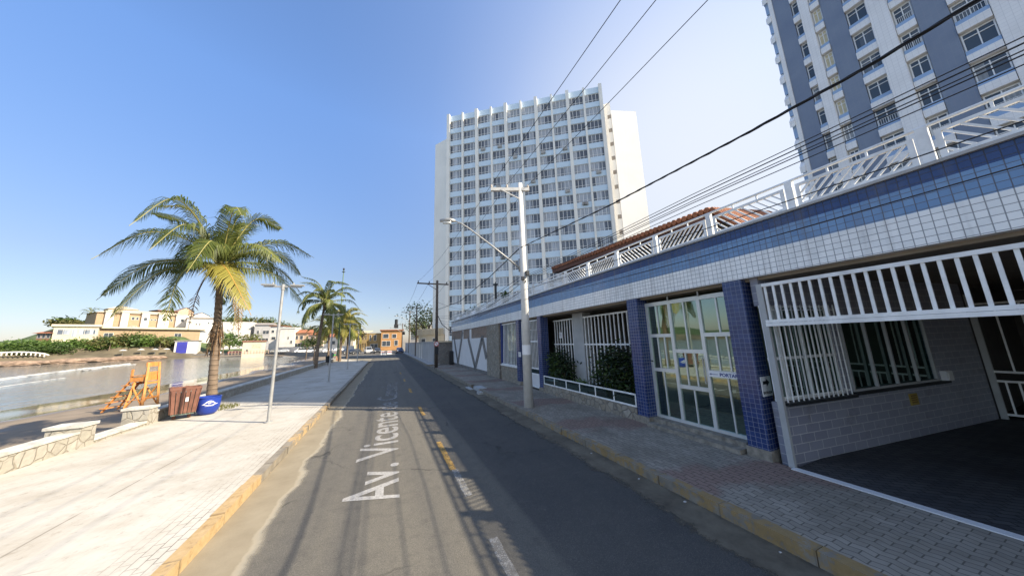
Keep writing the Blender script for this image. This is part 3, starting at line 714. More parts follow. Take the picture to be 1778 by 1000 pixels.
# inner fence across the back of the garage
F = thing('barred_fence', 'tall dark fence of pale bars closing the back of the garage', 'fence', (14.3,0,0)); FO = F.location
P = MB()
for z in (.25,1.05,1.28,3.0): P.box(14.26,14.32,-6,2.24,z,z+.05)
y = 2.2
while y > -6: P.box(14.275,14.305,y-.015,y+.015,1.3,3.0); y -= .33
y = 2.2
while y > -6: P.box(14.275,14.305,y-.015,y+.015,.3,1.05); y -= .17
P.build('fence_bars', M['whitemetal'], F, org=FO)
P = MB(); P.box(14.25,14.33,2.14,2.24,.15,3.3); P.build('fence_post', M['greycol'], F, org=FO)
# small things on the garage wall
P = MB(); P.obox(gp(4.15,-.012,.915), gd*.15, gn*.008, (0,0,.12)); yn = solo('notice_plate', P, M['signyellow'], 'small yellow notice fixed low on the grey tiled garage wall', 'sign', loc=gp(4.15,0,.915))
P = MB()
for i in range(4): P.obox(gp(4.15,-.022,.99-.045*i), gd*.11, gn*.001, (0,0,.008))
P.build('printed_lines', M['brownwood'], yn, org=yn.location)
P = MB(); P.obox(gp(5.62,-.05,1.33), gd*.13, gn*.05, (0,0,.11)); P.obox(gp(5.62,-.105,1.33), gd*.09, gn*.006, (0,0,.07)); solo('intercom_box', P, M['panel'], 'white intercom box beside the farther garage window', 'intercom', loc=gp(5.62,0,1.33))
# direction boards
def facing_x(o, y, z, x):   # board seen from the street, text runs towards -Y
    o.data.transform(Matrix(((0,0,-1,x),(-1,0,0,y),(0,1,0,z),(0,0,0,1))))
def facing_y(o, x, z, y):   # board facing the camera side (-Y), text runs towards +X
    o.data.transform(Matrix(((1,0,0,x),(0,0,-1,y),(0,1,0,z),(0,0,0,1))))
def rel(o, par):
    o.data.transform(Matrix.Translation(-par.location)); o.parent = par; o.data.update()
P = MB(); P.box(6.845,6.86,3.80,4.53,1.525,1.645); s1 = solo('door_sign', P, M['signwhite'], 'narrow white PORTARIA strip with a left arrow across the right glass door', 'sign', loc=(6.85,4.2,1.58))
tx = text_mesh('PORTARIA', .098, M['signblue'], 'sign_text', .001, bold=.003); facing_x(tx, 4.29, 1.552, 6.843); rel(tx, s1)
P = MB(); P.box(6.842,6.845,4.33,4.5,1.58,1.59); P.extr([(6.842,4.515,1.585),(6.842,4.47,1.605),(6.842,4.47,1.565)], (.003,0,0)); P.build('sign_arrow', M['signblue'], s1, org=s1.location)
AX = 6.775; AZ = 1.47
P = MB(); P.box(AX-.15,AX+.165,3.40,3.414,AZ-.19,AZ+.17); s2 = solo('arrow_sign', P, M['signwhite'], 'white ENTRADA sign with a black right arrow on the blue tiled column by the garage', 'sign', loc=(AX,3.407,AZ))
P = MB(); P.extr([(AX-.1,3.397,AZ+.03),(AX-.1,3.397,AZ+.09),(AX+.01,3.397,AZ+.09),(AX+.01,3.397,AZ+.13),(AX+.11,3.397,AZ+.06),(AX+.01,3.397,AZ-.01),(AX+.01,3.397,AZ+.03)], (0,.003,0)); P.build('sign_arrow', M['signblack'], s2, org=s2.location)
tx = text_mesh('ENTRADA', .062, M['signblack'], 'sign_text', .001, 'CENTER', bold=.002); facing_y(tx, AX, AZ-.145, 3.397); rel(tx, s2)
# planter front between the second and third columns
PW = MB(); PW.box(6.56,6.80,6.53,11.83,.0,.505); bp('planter_wall', PW, M['stone'])
PW = MB(); PW.box(6.82,7.22,6.53,11.83,.16,.46); bp('planter_soil', PW, M['ground'])
P = MB(); P.box(6.575,6.62,6.53,11.83,.507,.55); P.box(6.575,6.62,6.53,11.83,.83,.87); nb = 6
for i in range(nb+1):
    y = 6.55 + i*(11.81-6.55)/nb; P.box(6.58,6.615,y-.02,y+.02,.55,.83)
wf = bp('windbreak_frame', P, M['whitemetal'])
for i in range(nb):
    y0 = 6.57 + i*(11.81-6.55)/nb; q = MB(); q.box(6.594,6.602,y0+.001,y0+.836,.551,.829); bp('glass_panel', q, M['gglass'], wf)
F = thing('planter_fence', 'tall white barred fence behind the planter shrubs under the tiled fascia', 'fence', (7.3,9.5,0)); FO = F.location
for y0, y1 in ((6.6,9.62),(10.32,11.9)):
    P = MB()
    for z in (.5,2.2,3.27): P.box(7.28,7.33,y0,y1,z,z+.055)
    y = y0+.05
    while y < y1: P.box(7.285,7.32,y-.017,y+.017,.45,3.3); y += .205
    P.build('fence_panel', M['whitemetal'], F, org=FO)
P = MB(); P.box(7.27,7.66,9.62,10.32,.16,3.5); bp('grey_pier', P, M['greycol'])
def plate(y, z, w, h, x, label):
    P = MB(); P.box(x-.008,x,y-w/2,y+w/2,z-h/2,z+h/2); s = solo('notice_plate', P, M['signwhite'], label, 'sign', loc=(x,y,z))
    Q = MB()
    for i in range(3): Q.box(x-.0095,x-.0085,y-w*.35,y+w*.35,z+h*.25-i*h*.22-.012,z+h*.25-i*h*.22+.012)
    Q.build('printed_lines', M['greycol'], s, org=s.location)
plate(11.3, 2.63, .22, .26, 7.27, 'small white notice hung on the white bars left of the grey pier')
plate(14.25, 1.72, .3, .24, 6.555, 'white notice plate on the blue column nearest the utility pole')
# narrow gate between third and fourth columns
F = thing('side_gate', 'narrow white barred gate with a glass strip behind the utility pole', 'gate', (6.75,13.2,0)); FO = F.location
P = MB()
for z in (.2,.80,1.06,2.35,3.38): P.box(6.72,6.78,12.22,14.28,z,z+.06)
y = 12.28
while y < 14.28: P.box(6.735,6.765,y-.014,y+.014,1.1,3.4); y += .15
for y in (12.22,14.22): P.box(6.715,6.785,y,y+.06,.16,3.45)
P.build('gate_bars', M['whitemetal'], F, org=FO)
P = MB(); P.box(6.74,6.755,12.28,14.22,.262,.80); P.build('lower_panel', M['panel'], F, org=FO)
P = MB(); P.box(6.745,6.753,12.28,14.22,.862,1.058); P.build('glass_strip', M['gglass'], F, org=FO)
# barred window bay and stone walls to the corner
mb = MB(); mb.box(6.60,6.85,14.70,17.15,.0,.98); mb.box(6.58,6.95,17.42,19.85,.0,3.56); bp('stone_wall', mb, M['stone'])
mb = MB(); mb.box(6.57,6.62,14.69,17.2,.985,1.05); bp('stone_coping', mb, M['whitemetal'])
P = MB(); y = 14.8
while y < 17.1: P.bar((6.66,y,1.06),(6.74,y+.03,3.5),.045,.025,(1,0,0)); y += .21
P.box(6.64,6.70,14.7,17.15,1.05,1.10); P.box(6.70,6.76,14.7,17.15,3.42,3.48)
f5 = bp('bay_grille', P, M['whitemetal'])
mb = MB(); mb.box(6.7,6.9,17.16,17.40,.0,3.56); bp('dark_jamb', mb, M['signblue'])
mb = MB(); mb.quad((6.9,14.7,1.0),(6.9,17.16,1.0),(6.9,17.16,3.55),(6.9,14.7,3.55)); bp('bay_glass', mb, M['gglass'])
mb = MB(); mb.box(6.62,6.9,19.86,31.95,.0,2.72); bp('panel_wall', mb, M['greystone'])
mb = MB(); mb.box(6.62,6.9,19.86,31.95,2.722,3.555); bp('upper_stone_band', mb, M['redstone'])
mb = MB(); mb.box(6.6,21.5,31.951,32.02,.0,3.56); bp('end_wall', mb, M['greystone'])
mb = MB(); mb.box(6.585,6.62,19.95,31.5,.38,2.72); bp('white_panel', mb, M['panel'])
P = MB()
def zig(pts, w=.42):
    P = MB()
    for a, b in zip(pts, pts[1:]): P.bar((6.57,a[0],a[1]),(6.57,b[0],b[1]),.05,w,(0,(b[1]-a[1]),-(b[0]-a[0])))
    bp('zigzag_strip', P, M['greystone'])
zig([(30.75,2.95),(28.87,.42),(26.9,3.4)]); zig([(24.9,2.75),(22.8,.42),(20.85,2.75),(19.95,1.3)])
P = MB()
for y in (27.0,24.2): P.box(6.57,6.62,y-.25,y+.25,2.7,3.5)
bp('upright_strip', P, M['panel'])
# dark electricity boxes at the far corner
P = MB(); P.box(6.2,6.5,30.9,31.5,.15,1.55); P.box(6.16,6.2,30.95,31.45,.25,1.45); solo('meter_cabinet', P, M['darkmetal'], 'dark metal cabinet on the pavement at the far corner of the tiled building', 'cabinet', loc=(6.35,31.2,.15))

# ---------------------------------------------------------------- terrace railing
RX = 6.64
RT = thing('terrace_railing', 'white metal railing with slanted slats along the tiled terrace edge', 'railing', (RX,10,4.63)); RO = RT.location
P = MB(); P.tube([(RX,-11,5.18),(RX,31.9,5.18)], .026, 8); P.build('top_rail', M['whitemetal'], RT, org=RO)
k0, k1 = -8, 21
for k in range(k0, k1+1):
    y = .97 + 1.45*k
    if y < -10.5 or y > 31.8: continue
    P = MB(); P.box(RX-.045,RX+.045,y-.05,y+.05,4.632,5.165); P.box(RX-.06,RX+.06,y-.065,y+.065,4.632,4.645); P.build('post', M['whitemetal'], RT, org=RO)
    ya, yb = y+.085, y+1.45-.085
    if yb > 31.9: continue
    z0, z1 = 4.665, 5.075
    P = MB(); f = .022
    P.box(RX-f,RX+f,ya,yb,z0,z0+.045); P.box(RX-f,RX+f,ya,yb,z1-.045,z1)
    P.box(RX-f,RX+f,ya,ya+.055,z0+.045,z1-.045); P.box(RX-f,RX+f,yb-.055,yb,z0+.045,z1-.045)
    sg = 1 if k % 2 else -1
    za, zb = z0+.045, z1-.045; A, Bq = ya+.055, yb-.055; H = zb-za; sl = H*.95
    u = A - sl
    while u < Bq:
        # slat from (u,za) to (u+sl,zb), clipped to the frame
        p = [u, za, u+sl, zb]
        if p[0] < A: p[1] += (A-p[0])/sl*H; p[0] = A
        if p[2] > Bq: p[3] -= (p[2]-Bq)/sl*H; p[2] = Bq
        if p[2]-p[0] > .02:
            q0, q1 = p[0], p[2]
            if sg < 0: q0, q1 = A+Bq-p[0], A+Bq-p[2]
            P.bar((RX,q0,p[1]),(RX,q1,p[3]),.028,.026,(0,0,1))
        u += .128
    pan = P.build('slat_panel', M['whitemetal'], RT, org=RO)
    S = MB()
    for yy in (lerp(ya,yb,.33), lerp(ya,yb,.67)): S.box(RX-.012,RX+.012,yy-.012,yy+.012,5.075,5.16)
    S.build('rail_stub', M['whitemetal'], pan, org=RO)
# second railing run at the far end, set back, is hidden; terrace planting
rp = random.Random(31)
for (y, x, h, lab) in ((18.2,7.5,1.05,'bushy dark shrub on the terrace behind the railing nearer the pole'),(26.0,7.4,1.1,'round green shrub on the terrace near the far end of the railing')):
    tt = thing('terrace_shrub', lab, 'shrub', (x,y,4.4), 0, 'shrubs on the tiled terrace')
    P = MB(); P.lathe([(.01,0),(.22,.01),(.28,.4),(.25,.42),(.2,.38),(.01,.36)]); P.build('planter_pot', M['concrete'], tt)
    P = MB(); P.leaves((0,0,h*.75),(.75,.75,.55),420,.11,rp,8); P.build('foliage', M['leafA'], tt)
P = MB(); P.box(7.2,7.34,19.6,19.74,4.4,6.5); P.box(7.12,7.42,19.52,19.82,6.5,6.6); P.tube([(7.27,19.67,6.6),(7.27,19.67,6.75)],.04); solo('terrace_post', P, M['darkmetal'], 'slim black post standing on the terrace by the shrub', 'post', loc=(7.27,19.67,4.4))

# ---------------------------------------------------------------- roofed house on the terrace
H = thing('roofed_house', 'house with a long brown eave and terracotta tiled roof behind the terrace railing', 'house', (10.5,9.6,4.4)); HO = H.location
a = Vector((8.74,14.0,6.25)); b = Vector((9.63,5.5,6.25)); d = (b-a).normalized(); nn = Vector((-d.y,d.x,0)); nn = -nn if nn.x < 0 else nn
P = MB(); P.bar(a+Vector((0,0,.1)), b+Vector((0,0,.1)), .06, .26); P.bar(a+nn*.4+Vector((0,0,.0)), b+nn*.4, .75, .05); P.build('eave_board', M['brownwood'], H, org=HO)
mb = MB(); L = (b-a).length; nt = 46
for i in range(nt):
    p = a + d*(L*(i+.5)/nt); r = L/nt*.5
    mb.tube([p+Vector((0,0,.24))-nn*.1, p+nn*4.6+Vector((0,0,1.05))], r*1.02, 7)
mb.build('tile_roof', M['terra'], H, org=HO)
mb = MB()
c0 = b+Vector((0,0,.24))-nn*.1; c1 = b+nn*4.6+Vector((0,0,1.05))
e0 = c0 + d*.75 + Vector((.1,0,-.95)); e1 = c1 + d*1.6 + Vector((0,0,-1.6))
for i in range(26):
    t0 = (i+.5)/26; p = c0.lerp(c1,t0); q = e0.lerp(e1,t0); mb.tube([p,q], .09, 7)
mb.build('roof_hip', M['terra'], H, org=HO)
P = MB(); w0 = a+nn*1.0; w1 = b+nn*1.0; P.extr([w0-Vector((0,0,1.85)),w1-Vector((0,0,1.85)),w1,w0], nn*3.4); P.build('wall', M['innerdark'], H, org=HO)
P = MB()
for f0, f1 in ((.1,.28),(.36,.5),(.6,.74),(.8,.93)):
    q0 = w0.lerp(w1,f0)-nn*.02; q1 = w0.lerp(w1,f1)-nn*.02; P.extr([q0-Vector((0,0,1.8)),q1-Vector((0,0,1.8)),q1-Vector((0,0,.4)),q0-Vector((0,0,.4))], nn*.015)
P.build('window', M['tblue'], H, org=HO)

# planter shrubs
def shrub(name, label, c, rad, n, mat, group, seed, size=.07):
    r = random.Random(seed); tt = thing(name, label, 'shrub', (c[0],c[1],c[2]), 0, group)
    P = MB()
    for i in range(6):
        an = r.uniform(0,6.28); P.tube([(0,0,0),(math.cos(an)*rad[0]*.3,math.sin(an)*rad[1]*.3,rad[2]*.8),(math.cos(an)*rad[0]*.6,math.sin(an)*rad[1]*.7,rad[2]*1.5)],[.025,.018,.008],5)
    P.build('stems', M['bark'], tt)
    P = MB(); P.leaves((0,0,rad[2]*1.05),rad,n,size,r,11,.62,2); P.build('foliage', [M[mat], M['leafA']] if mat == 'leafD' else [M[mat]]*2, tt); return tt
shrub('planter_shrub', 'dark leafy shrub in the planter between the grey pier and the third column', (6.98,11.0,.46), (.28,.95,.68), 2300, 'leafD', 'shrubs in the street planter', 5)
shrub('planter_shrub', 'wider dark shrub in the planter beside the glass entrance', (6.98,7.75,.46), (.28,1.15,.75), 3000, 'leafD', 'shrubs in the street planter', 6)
shrub('planter_shrub', 'low bright green plant behind the planter glass at the foot of the grey pier', (6.95,9.45,.46), (.2,.5,.2), 500, 'leafB', 'shrubs in the street planter', 8, .06)
# ================================================================ BLUE TOWER on the right
TX = 41.0
T = thing('blue_apartment_tower', 'tall apartment tower striped in dark blue and white above the tiled building', 'building', (TX,0,0)); TO = T.location
def tp(name, mb, mat, parent=None): return mb.build(name, mat, parent or T, False, org=TO)
TH = 49.5
mb = MB(); mb.box(TX+.3,TX+7,-14.6,13.55,0,TH); mb.box(TX+7,TX+16,-14.6,6,0,TH); tp('tower_core', mb, M['twhite'])
for y0, y1, m, x in ((12.9,13.24,'twhite',-.15),(11.55,12.9,'tblue',0),(10.2,10.9,'twhite',-.25),(8.1,9.45,'tblue',0),(5.66,6.74,'twhite',-.3),(3.15,4.58,'tblue',0),(-1.2,1.62,'twhite',-.1),(-2.8,-1.22,'tblue',0),(-6.5,-4.3,'twhite',-.2),(-9,-6.52,'tblue',0),(-14.6,-10.2,'twhite',-.1)):
    P = MB(); P.box(TX+x,TX+.299,y0,y1,0,TH); tp('blue_cladding' if m=='tblue' else 'white_pilaster', P, M[m])
cols = [(10.93,11.53,'n'),(9.47,10.17,'y'),(6.76,8.08,'w'),(4.60,5.64,'w'),(1.64,3.13,'w'),(-4.25,-2.83,'w')]
def winmesh(w, h, nv, tv):   # frame in local coordinates centred on y, bottom at z=0, outer face at x=0
    P = MB(); f = .07
    P.box(0,.1,-w/2,w/2,0,f); P.box(0,.1,-w/2,w/2,h-f,h); P.box(0,.1,-w/2,-w/2+f,f,h-f); P.box(0,.1,w/2-f,w/2,f,h-f)
    for i in range(1,nv): y = -w/2+w*i/nv; P.box(.01,.09,y-.03,y+.03,f,h-f)
    P.box(.012,.088,-w/2+f,w/2-f,h*tv-.03,h*tv+.03); return P
proto = {}
for i, (y0, y1, t) in enumerate(cols):
    w = y1-y0-.06; P = winmesh(w, 1.55, 1 if w < .6 else 2, .72)
    f = P.build('window', M['white'], T)
    q = MB(); q.quad((.07,-w/2,0.02),(.07,-w/2,1.53),(.07,w/2,1.53),(.07,w/2,0.02)); p = q.build('pane', M['twpane'], f)
    proto[i] = (f, p)
first = {}
rw = random.Random(3)
bal = MB()
for i, (y0, y1, t) in enumerate(cols):
    SB = MB(); LB = MB(); yc = (y0+y1)/2
    for k in range(-4, 9):
        zb = 20.8 + 2.8*k
        SB = MB(); SB.box(TX-.16,TX+.29,y0+.01,y1-.01,zb+1.68,zb+2.36); tp('spandrel', SB, M['twhite']); SB = MB(); SB.box(TX+.02,TX+.29,y0+.01,y1-.01,zb+2.362,zb+2.79); tp('sill_band', SB, M['tsky'])
        pf, pp = proto[i]
        if i in first: f = pf.copy(); COL.objects.link(f); p = pp.copy(); COL.objects.link(p); p.parent = f
        else: f, p = pf, pp; first[i] = 1
        f.location = (.16, yc, zb)
        if t == 'y' and 0 < k < 6 and rw.random() < .65:
            me = p.data.copy(); me.materials.clear(); me.materials.append(M['ypane']); p.data = me
        if t == 'w' and rw.random() < .45:      # guard bars across the lower sash
            bal = MB()
            for j in range(9): yy = lerp(y0+.12,y1-.12,j/8); bal.box(TX+.11,TX+.13,yy-.012,yy+.012,zb+.07,zb+.55)
            bal.box(TX+.105,TX+.135,y0+.08,y1-.08,zb+.55,zb+.58); tp('guard_rail', bal, M['whitemetal'])
P = MB(); Q = MB(); S2 = MB()
for k in range(-4, 12):
    zb = 20.8 + 2.8*k
    P = MB(); P.extr([(TX-.3,13.25,zb+1.2),(TX-.3,13.66,zb+1.2),(TX+.29,13.66,zb+2.0),(TX+.29,13.25,zb+2.0)], (0,0,.75)); tp('balcony_edge', P, M['twhite'])
    Q = MB(); Q.box(TX+.02,TX+.28,13.25,13.6,zb-.1,zb+1.9); tp('corner_window', Q, M['tsky']); S2.box(TX+.29,TX+6.9,13.56,13.75,zb+1.6,zb+2.6)
tp('side_band', S2, M['tsky'])
P = MB(); P.box(TX-.1,TX+16.1,-14.7,13.7,TH,TH+.8); tp('roof', P, M['concrete'])

# ================================================================ MIDDLE APARTMENT BLOCK
AL = Vector((10.2,53.0,0)); au = Vector((.8144,-.5803,0)).normalized(); an = Vector((au.y,-au.x,0))   # an points to the viewer's side
if an.y > 0: an = -an
A = thing('pale_apartment_block', 'pale blue apartment block with cream fins and white side wings beyond the tiled building', 'building', AL, math.atan2(au.y, au.x))
# local frame: x along the facade, y into the building (away from the viewer)
AH, NB, BW, FH = 48.6, 10, 3.01, 2.8
AW = NB*BW
mb = MB(); mb.box(0,AW,.35,11,0,AH-.6); mb.build('block_core', M['apcream'], A)
def spand(mb, b, z0, z1): mb.box(b*BW+.1,(b+1)*BW-.1,0.,.349,z0,z1)
floors = [AH-1.35-1.76-FH*k for k in range(17)]    # window sill heights
SP = MB(); SP.box(0,AW,-.02,.349,AH-1.35,AH-.1); SP.build('parapet_band', M['apblue'], A)
for k, z in enumerate(floors):
    SP = MB(); SP.box(0,AW,-.02,.349,max(z-FH+1.76,0),z); SP.build('spandrel_band', M['apblue'], A)
P = MB(); P2 = MB()
for i in range(NB+1):
    x = i*BW
    P = MB()
    if i % 2 == 0: P.box(x-.29,x+.29,-.55,.348,0,AH+.08); P.build('thick_fin', M['apcream'], A)
    else: P.box(x-.17,x+.17,-.42,.348,0,AH+.02); P.build('thin_fin', M['apcream'], A)
W = BW-.3
def apwin(nv=4):
    P = MB(); f = .07; h = 1.76
    P.box(-W/2,W/2,0,.09,0,f); P.box(-W/2,W/2,0,.09,h-f,h)
    for i in range(nv+1):
        x = -W/2+W*i/nv; P.box(x-.04,x+.04,0,.09,f,h-f)
    P.box(-W/2,W/2,.005,.085,.42,.48); return P
pf = apwin().build('window', M['white'], A)
q = MB(); q.quad((-W/2,.06,0),(W/2,.06,0),(W/2,.06,1.76),(-W/2,.06,1.76)); pp = q.build('pane', M['appane'], pf)
cnt = 0; rest = MB(); restp = MB(); rwn = random.Random(8)
for k in range(14):
    for b in range(NB):
        z = floors[k]; xc = (b+.5)*BW
        if b >= 3:
            if cnt == 0: f = pf
            else:
                f = pf.copy(); COL.objects.link(f); p = pp.copy(); COL.objects.link(p); p.parent = f
            f.location = (xc, .1, z); cnt += 1
for k in range(17):
    for b in range(NB):
        if k < 14 and b >= 3: continue
        z = floors[k]; xc = (b+.5)*BW
        src = apwin(); rest.add([(v[0]+xc, v[1]+.1, v[2]+z) for v in src.v], src.f)
        restp.quad((xc-W/2,.16,z),(xc+W/2,.16,z),(xc+W/2,.16,z+1.76),(xc-W/2,.16,z+1.76))
r1 = rest.build('window_rows', M['white'], A); r1['kind'] = 'stuff'
r2 = restp.build('pane_rows', M['appane'], r1); r2['kind'] = 'stuff'
rac = random.Random(14); acm = []
for _ in range(16):
    b = rac.randrange(2,NB); k = rac.randrange(1,13); z = floors[k]-.58; x = (b+rac.uniform(.3,.7))*BW; P = MB(); P.box(x-.42,x+.42,-.32,-.021,z,z+.5); P.build('air_conditioner', M['concrete'], A)
def loc_of(p): d = Vector(p)-AL; return Vector((d.dot(au), -d.dot(an), 0))
# stair strip and white wing on the right, cream wing on the left
c0 = AL + au*AW
s0 = at(44.15, 50.6); s1 = at(46.05, 50.6); w0 = s1; w1 = w0 + Vector((.95,-.31,0)).normalized()*4.9
def wing(name, p, q, dep, z1, mat, steps=()):
    d = (q-p).normalized(); back = Vector((-d.y,d.x,0)); mb = MB(); P = [p, q, q+back*dep, p+back*dep]
    mb.prism([tuple(loc_of(v)[:2]) for v in P], 0, z1); return mb.build(name, mat, A)
sw = wing('stair_strip', s0, s1, 6, 45.3, M['apwhite'])
d = (s1-s0).normalized(); bk = Vector((-d.y,d.x,0))
for k in range(15):
    z = 42.0-2.8*k; p = s0.lerp(s1,.62); q2 = s0.lerp(s1,.96); mb = MB()
    vs = [p-bk*.03+Vector((0,0,z)), q2-bk*.03+Vector((0,0,z)), q2-bk*.03+Vector((0,0,z+.75)), p-bk*.03+Vector((0,0,z+.75))]
    L = [loc_of(v)+Vector((0,0,v.z)) for v in vs]; mb.extr(L, (loc_of(bk+AL))*.1); mb.build('stair_window', M['roofgrey'], sw)
wing('white_wing', w0, w1, 8, 43.6, M['apwhite'])
wing('dark_joint', s0.lerp(s1,.985)-bk*.02, s1-bk*.02+d*.02, .5, 43., M['roofgrey'])
wing('left_wing', AL + Vector((-.56,.83,0)).normalized()*4.0, AL + Vector((-.02,.03,0)) , 6, 43.7, M['apcream'])
mb = MB(); mb.box(6,13,2,8,AH-.6,AH-.1); mb.box(-.1,AW+.1,.36,11.1,AH-.6,AH-.35); mb.build('roof', M['concrete'], A)

# ================================================================ POLES AND WIRES
def tube_thing(name, pts, r, mat, label, cat, group=None, n=5):
    mb = MB(); mb.tube(pts, r, n); o = solo(name, mb, mat, label, cat, group, loc=pts[0], smooth=True); return o
# main concrete pole
U = thing('utility_pole', 'thick pale concrete utility pole with a curved lamp arm standing on the near pavement', 'utility pole', (4.72,9.66,.15)); UO = U.location
mb = MB(); mb.tube([(4.72,9.66,.13),(4.72,9.66,8.7)],[.17,.095],16); mb.build('pole_shaft', M['paleconc'], U, True, org=UO)
P = MB(); P.bar((3.6,10.02,8.42),(5.05,9.5,8.42),.11,.13); P.bar((3.95,9.84,8.4),(4.66,9.6,8.0),.04,.04); P.build('crossarm', M['paleconc'], U, org=UO)
ins = MB()
for p in ((3.62,10.01),(4.2,9.80),(5.0,9.52)): ins.lathe([(.02,0),(.05,.02),(.03,.05),(.055,.07),(.03,.1),(.04,.14),(.0,.16)],(p[0],p[1],8.485),8)
ins.build('insulator', M['ceramic'], U, True, org=UO)
P = MB(); P.tube([(4.60,9.70,5.18),(3.6,9.98,6.05),(2.75,10.22,6.75),(2.45,10.3,6.95),(2.2,10.37,7.04)],[.035,.033,.03,.03,.028],8); P.bar((4.6,9.7,5.05),(4.6,9.7,5.55),.06,.1)
la = P.build('lamp_arm', M['galv'], U, True, org=UO)
P = MB(); P.tube([(2.25,10.35,7.04),(2.05,10.4,7.06),(1.7,10.5,7.03)],[.05,.1,.06],8); hd = P.build('lamp_head', M['galv'], la, True, org=UO)
P = MB(); P.tube([(2.1,10.39,6.97),(1.8,10.47,6.96)],[.07,.06],8); P.build('lamp_lens', M['lampglass'], hd, True, org=UO)
P = MB()
for z in (4.55,4.95,5.25,5.9,6.4,3.3): P.lathe([(.155-.0095*z+.012,0),(.155-.0095*z+.012,.05)],(4.72,9.66,z),12)
P.bar((4.72,9.5,4.6),(4.72,9.5,4.66),.03,.03); P.obox((4.80,9.5,4.95),(.06,0,0),(0,.06,0),(0,0,.09)); P.obox((4.62,9.52,4.75),(.05,0,0),(0,.05,0),(0,0,.07)); P.build('clamp_bands', M['darkmetal'], U, org=UO)
P = MB(); P.lathe([(.160,1.95),(.158,2.3)],(4.72,9.66,0),16); P.build('pole_sticker', M['signwhite'], U, org=UO)
P = MB(); P.lathe([(.163,2.05),(.161,2.2)],(4.72,9.66,0),16,math.pi*.5); st = P.build('sticker_band', M['stickg'], U, org=UO)
# darker poles going up the street
def pole(loc, h, label, arm=1.7, lamp=False, trans=False):
    t = thing('utility_pole', label, 'utility pole', (loc[0],loc[1],.15), 0, 'dark utility poles up the street')
    mb = MB(); mb.tube([(0,0,-.1),(0,0,h)],[.16,.11],10); mb.build('pole_shaft', M['darkpole'], t, True)
    P = MB(); P.bar((-arm,.1,h-.35),(arm*.6,.1,h-.35),.1,.12); P.bar((-arm*.5,.1,h-.37),(0,.1,h-.95),.05,.05); P.build('crossarm', M['darkpole'], t)
    I = MB()
    for x in (-arm+.1,-arm*.4,arm*.5): I.tube([(x,.1,h-.3),(x,.1,h-.1)],.05,6)
    I.build('insulator', M['darkmetal'], t)
    if lamp:
        L = MB(); L.tube([(0,0,h-2.9),(-1.6,-.2,h-1.7),(-2.4,-.3,h-1.35),(-2.9,-.3,h-1.3)],.05,6); a_ = L.build('lamp_arm', M['galv'], t, True)
        L = MB(); L.tube([(-2.8,-.3,h-1.3),(-3.5,-.3,h-1.28)],[.11,.08],6); L.build('lamp_head', M['galv'], a_, True)
    if trans:
        L = MB(); L.lathe([(.0,0),(.32,.02),(.33,.9),(.2,.98),(0,1.)],(.45,0,h-3.4),12); L.build('transformer', M['darkmetal'], t, True)
    return t
pole((4.45,28.7),8.4,'dark utility pole with a no parking sign at the side street corner',1.9)
pole((5.05,56.4),9.2,'dark utility pole standing before the bare tree beyond the side street',1.9)
pole((5.1,74.5),10.1,'dark utility pole with a street lamp arm just left of the bare tree',1.9,True)
pole((4.4,93.5),8.3,'farthest dark utility pole with a transformer beside the orange building',1.7,True,True)
# round sign and box on the second pole
s = thing('no_parking_sign', 'small round sign with a red ring on the dark pole at the street corner', 'sign', (4.42,28.5,2.35))
P = MB(); P.lathe([(0,0),(.24,0),(.24,.02),(0,.02)],(0,0,0),20); o = P.build('sign_plate', M['signwhite'], s); o.rotation_euler = (R(90),0,0)
P = MB(); P.lathe([(.19,.022),(.24,.022),(.24,.03),(.19,.03)],(0,0,0),20); o = P.build('red_ring', M['red'], s); o.rotation_euler = (R(90),0,0)
P = MB(); P.bar((-.14,-.026,.14),(.14,-.026,-.14),.04,.006,(0,1,0)); P.build('slash_bar', M['red'], s)
P = MB(); P.box(4.28,4.58,28.42,28.56,1.45,1.95); P.box(4.26,4.6,28.40,28.43,1.4,2.0); solo('pole_box', P, M['darkmetal'], 'black meter box strapped below the round sign on the dark pole', 'box', loc=(4.43,28.5,1.4))
# wires
def wire(pts, r, label, group): return tube_thing('overhead_wire', pts, r, M['wire'], label, 'wire', group)
def sag(p, q, s, n=14):
    p = Vector(p); q = Vector(q); return [p.lerp(q,i/n) - Vector((0,0,s*4*(i/n)*(1-i/n))) for i in range(n+1)]
hv = 'high voltage wires between the pole crossarms'
wire(sag((3.62,10.0,8.62),(3.5,-26,8.6),.35), .008, 'leftmost of the three thin wires running from the crossarm up over the road', hv)
wire(sag((4.2,9.8,8.62),(4.15,-26,8.6),.35), .008, 'middle of the three thin wires running from the crossarm up over the road', hv)
wire(sag((5.0,9.52,8.6),(4.95,-26,8.4),.4), .008, 'rightmost of the three thin wires running from the crossarm up over the road', hv)
for i, (a, b, w) in enumerate((((3.62,10.0,8.62),(2.65,28.8,8.4),'leftmost'),((4.2,9.8,8.62),(3.69,28.8,8.4),'middle'),((5.0,9.52,8.6),(5.4,28.8,8.4),'rightmost'))):
    wire(sag(a,b,.4), .008, 'faint %s wire from the pale pole crossarm to the dark corner pole' % w, hv)
for i, x in enumerate((-1.8,-.76,.95)):
    wire(sag((4.45+x,28.8,8.4),(5.05+x,56.5,9.2),.4)+sag((5.05+x,56.5,9.2),(5.1+x,74.6,10.1),.3)[1:]+sag((5.1+x,74.6,10.1),(4.4+x,93.6,8.3),.3)[1:], .012, '%s thin wire strung between the dark poles up the street' % ('left','middle','right')[i], hv)
cb = 'cables strung low along the building front'
def cable(pts, r, label): return wire(pts, r, label, cb)
pA = (4.62,9.68,5.98)
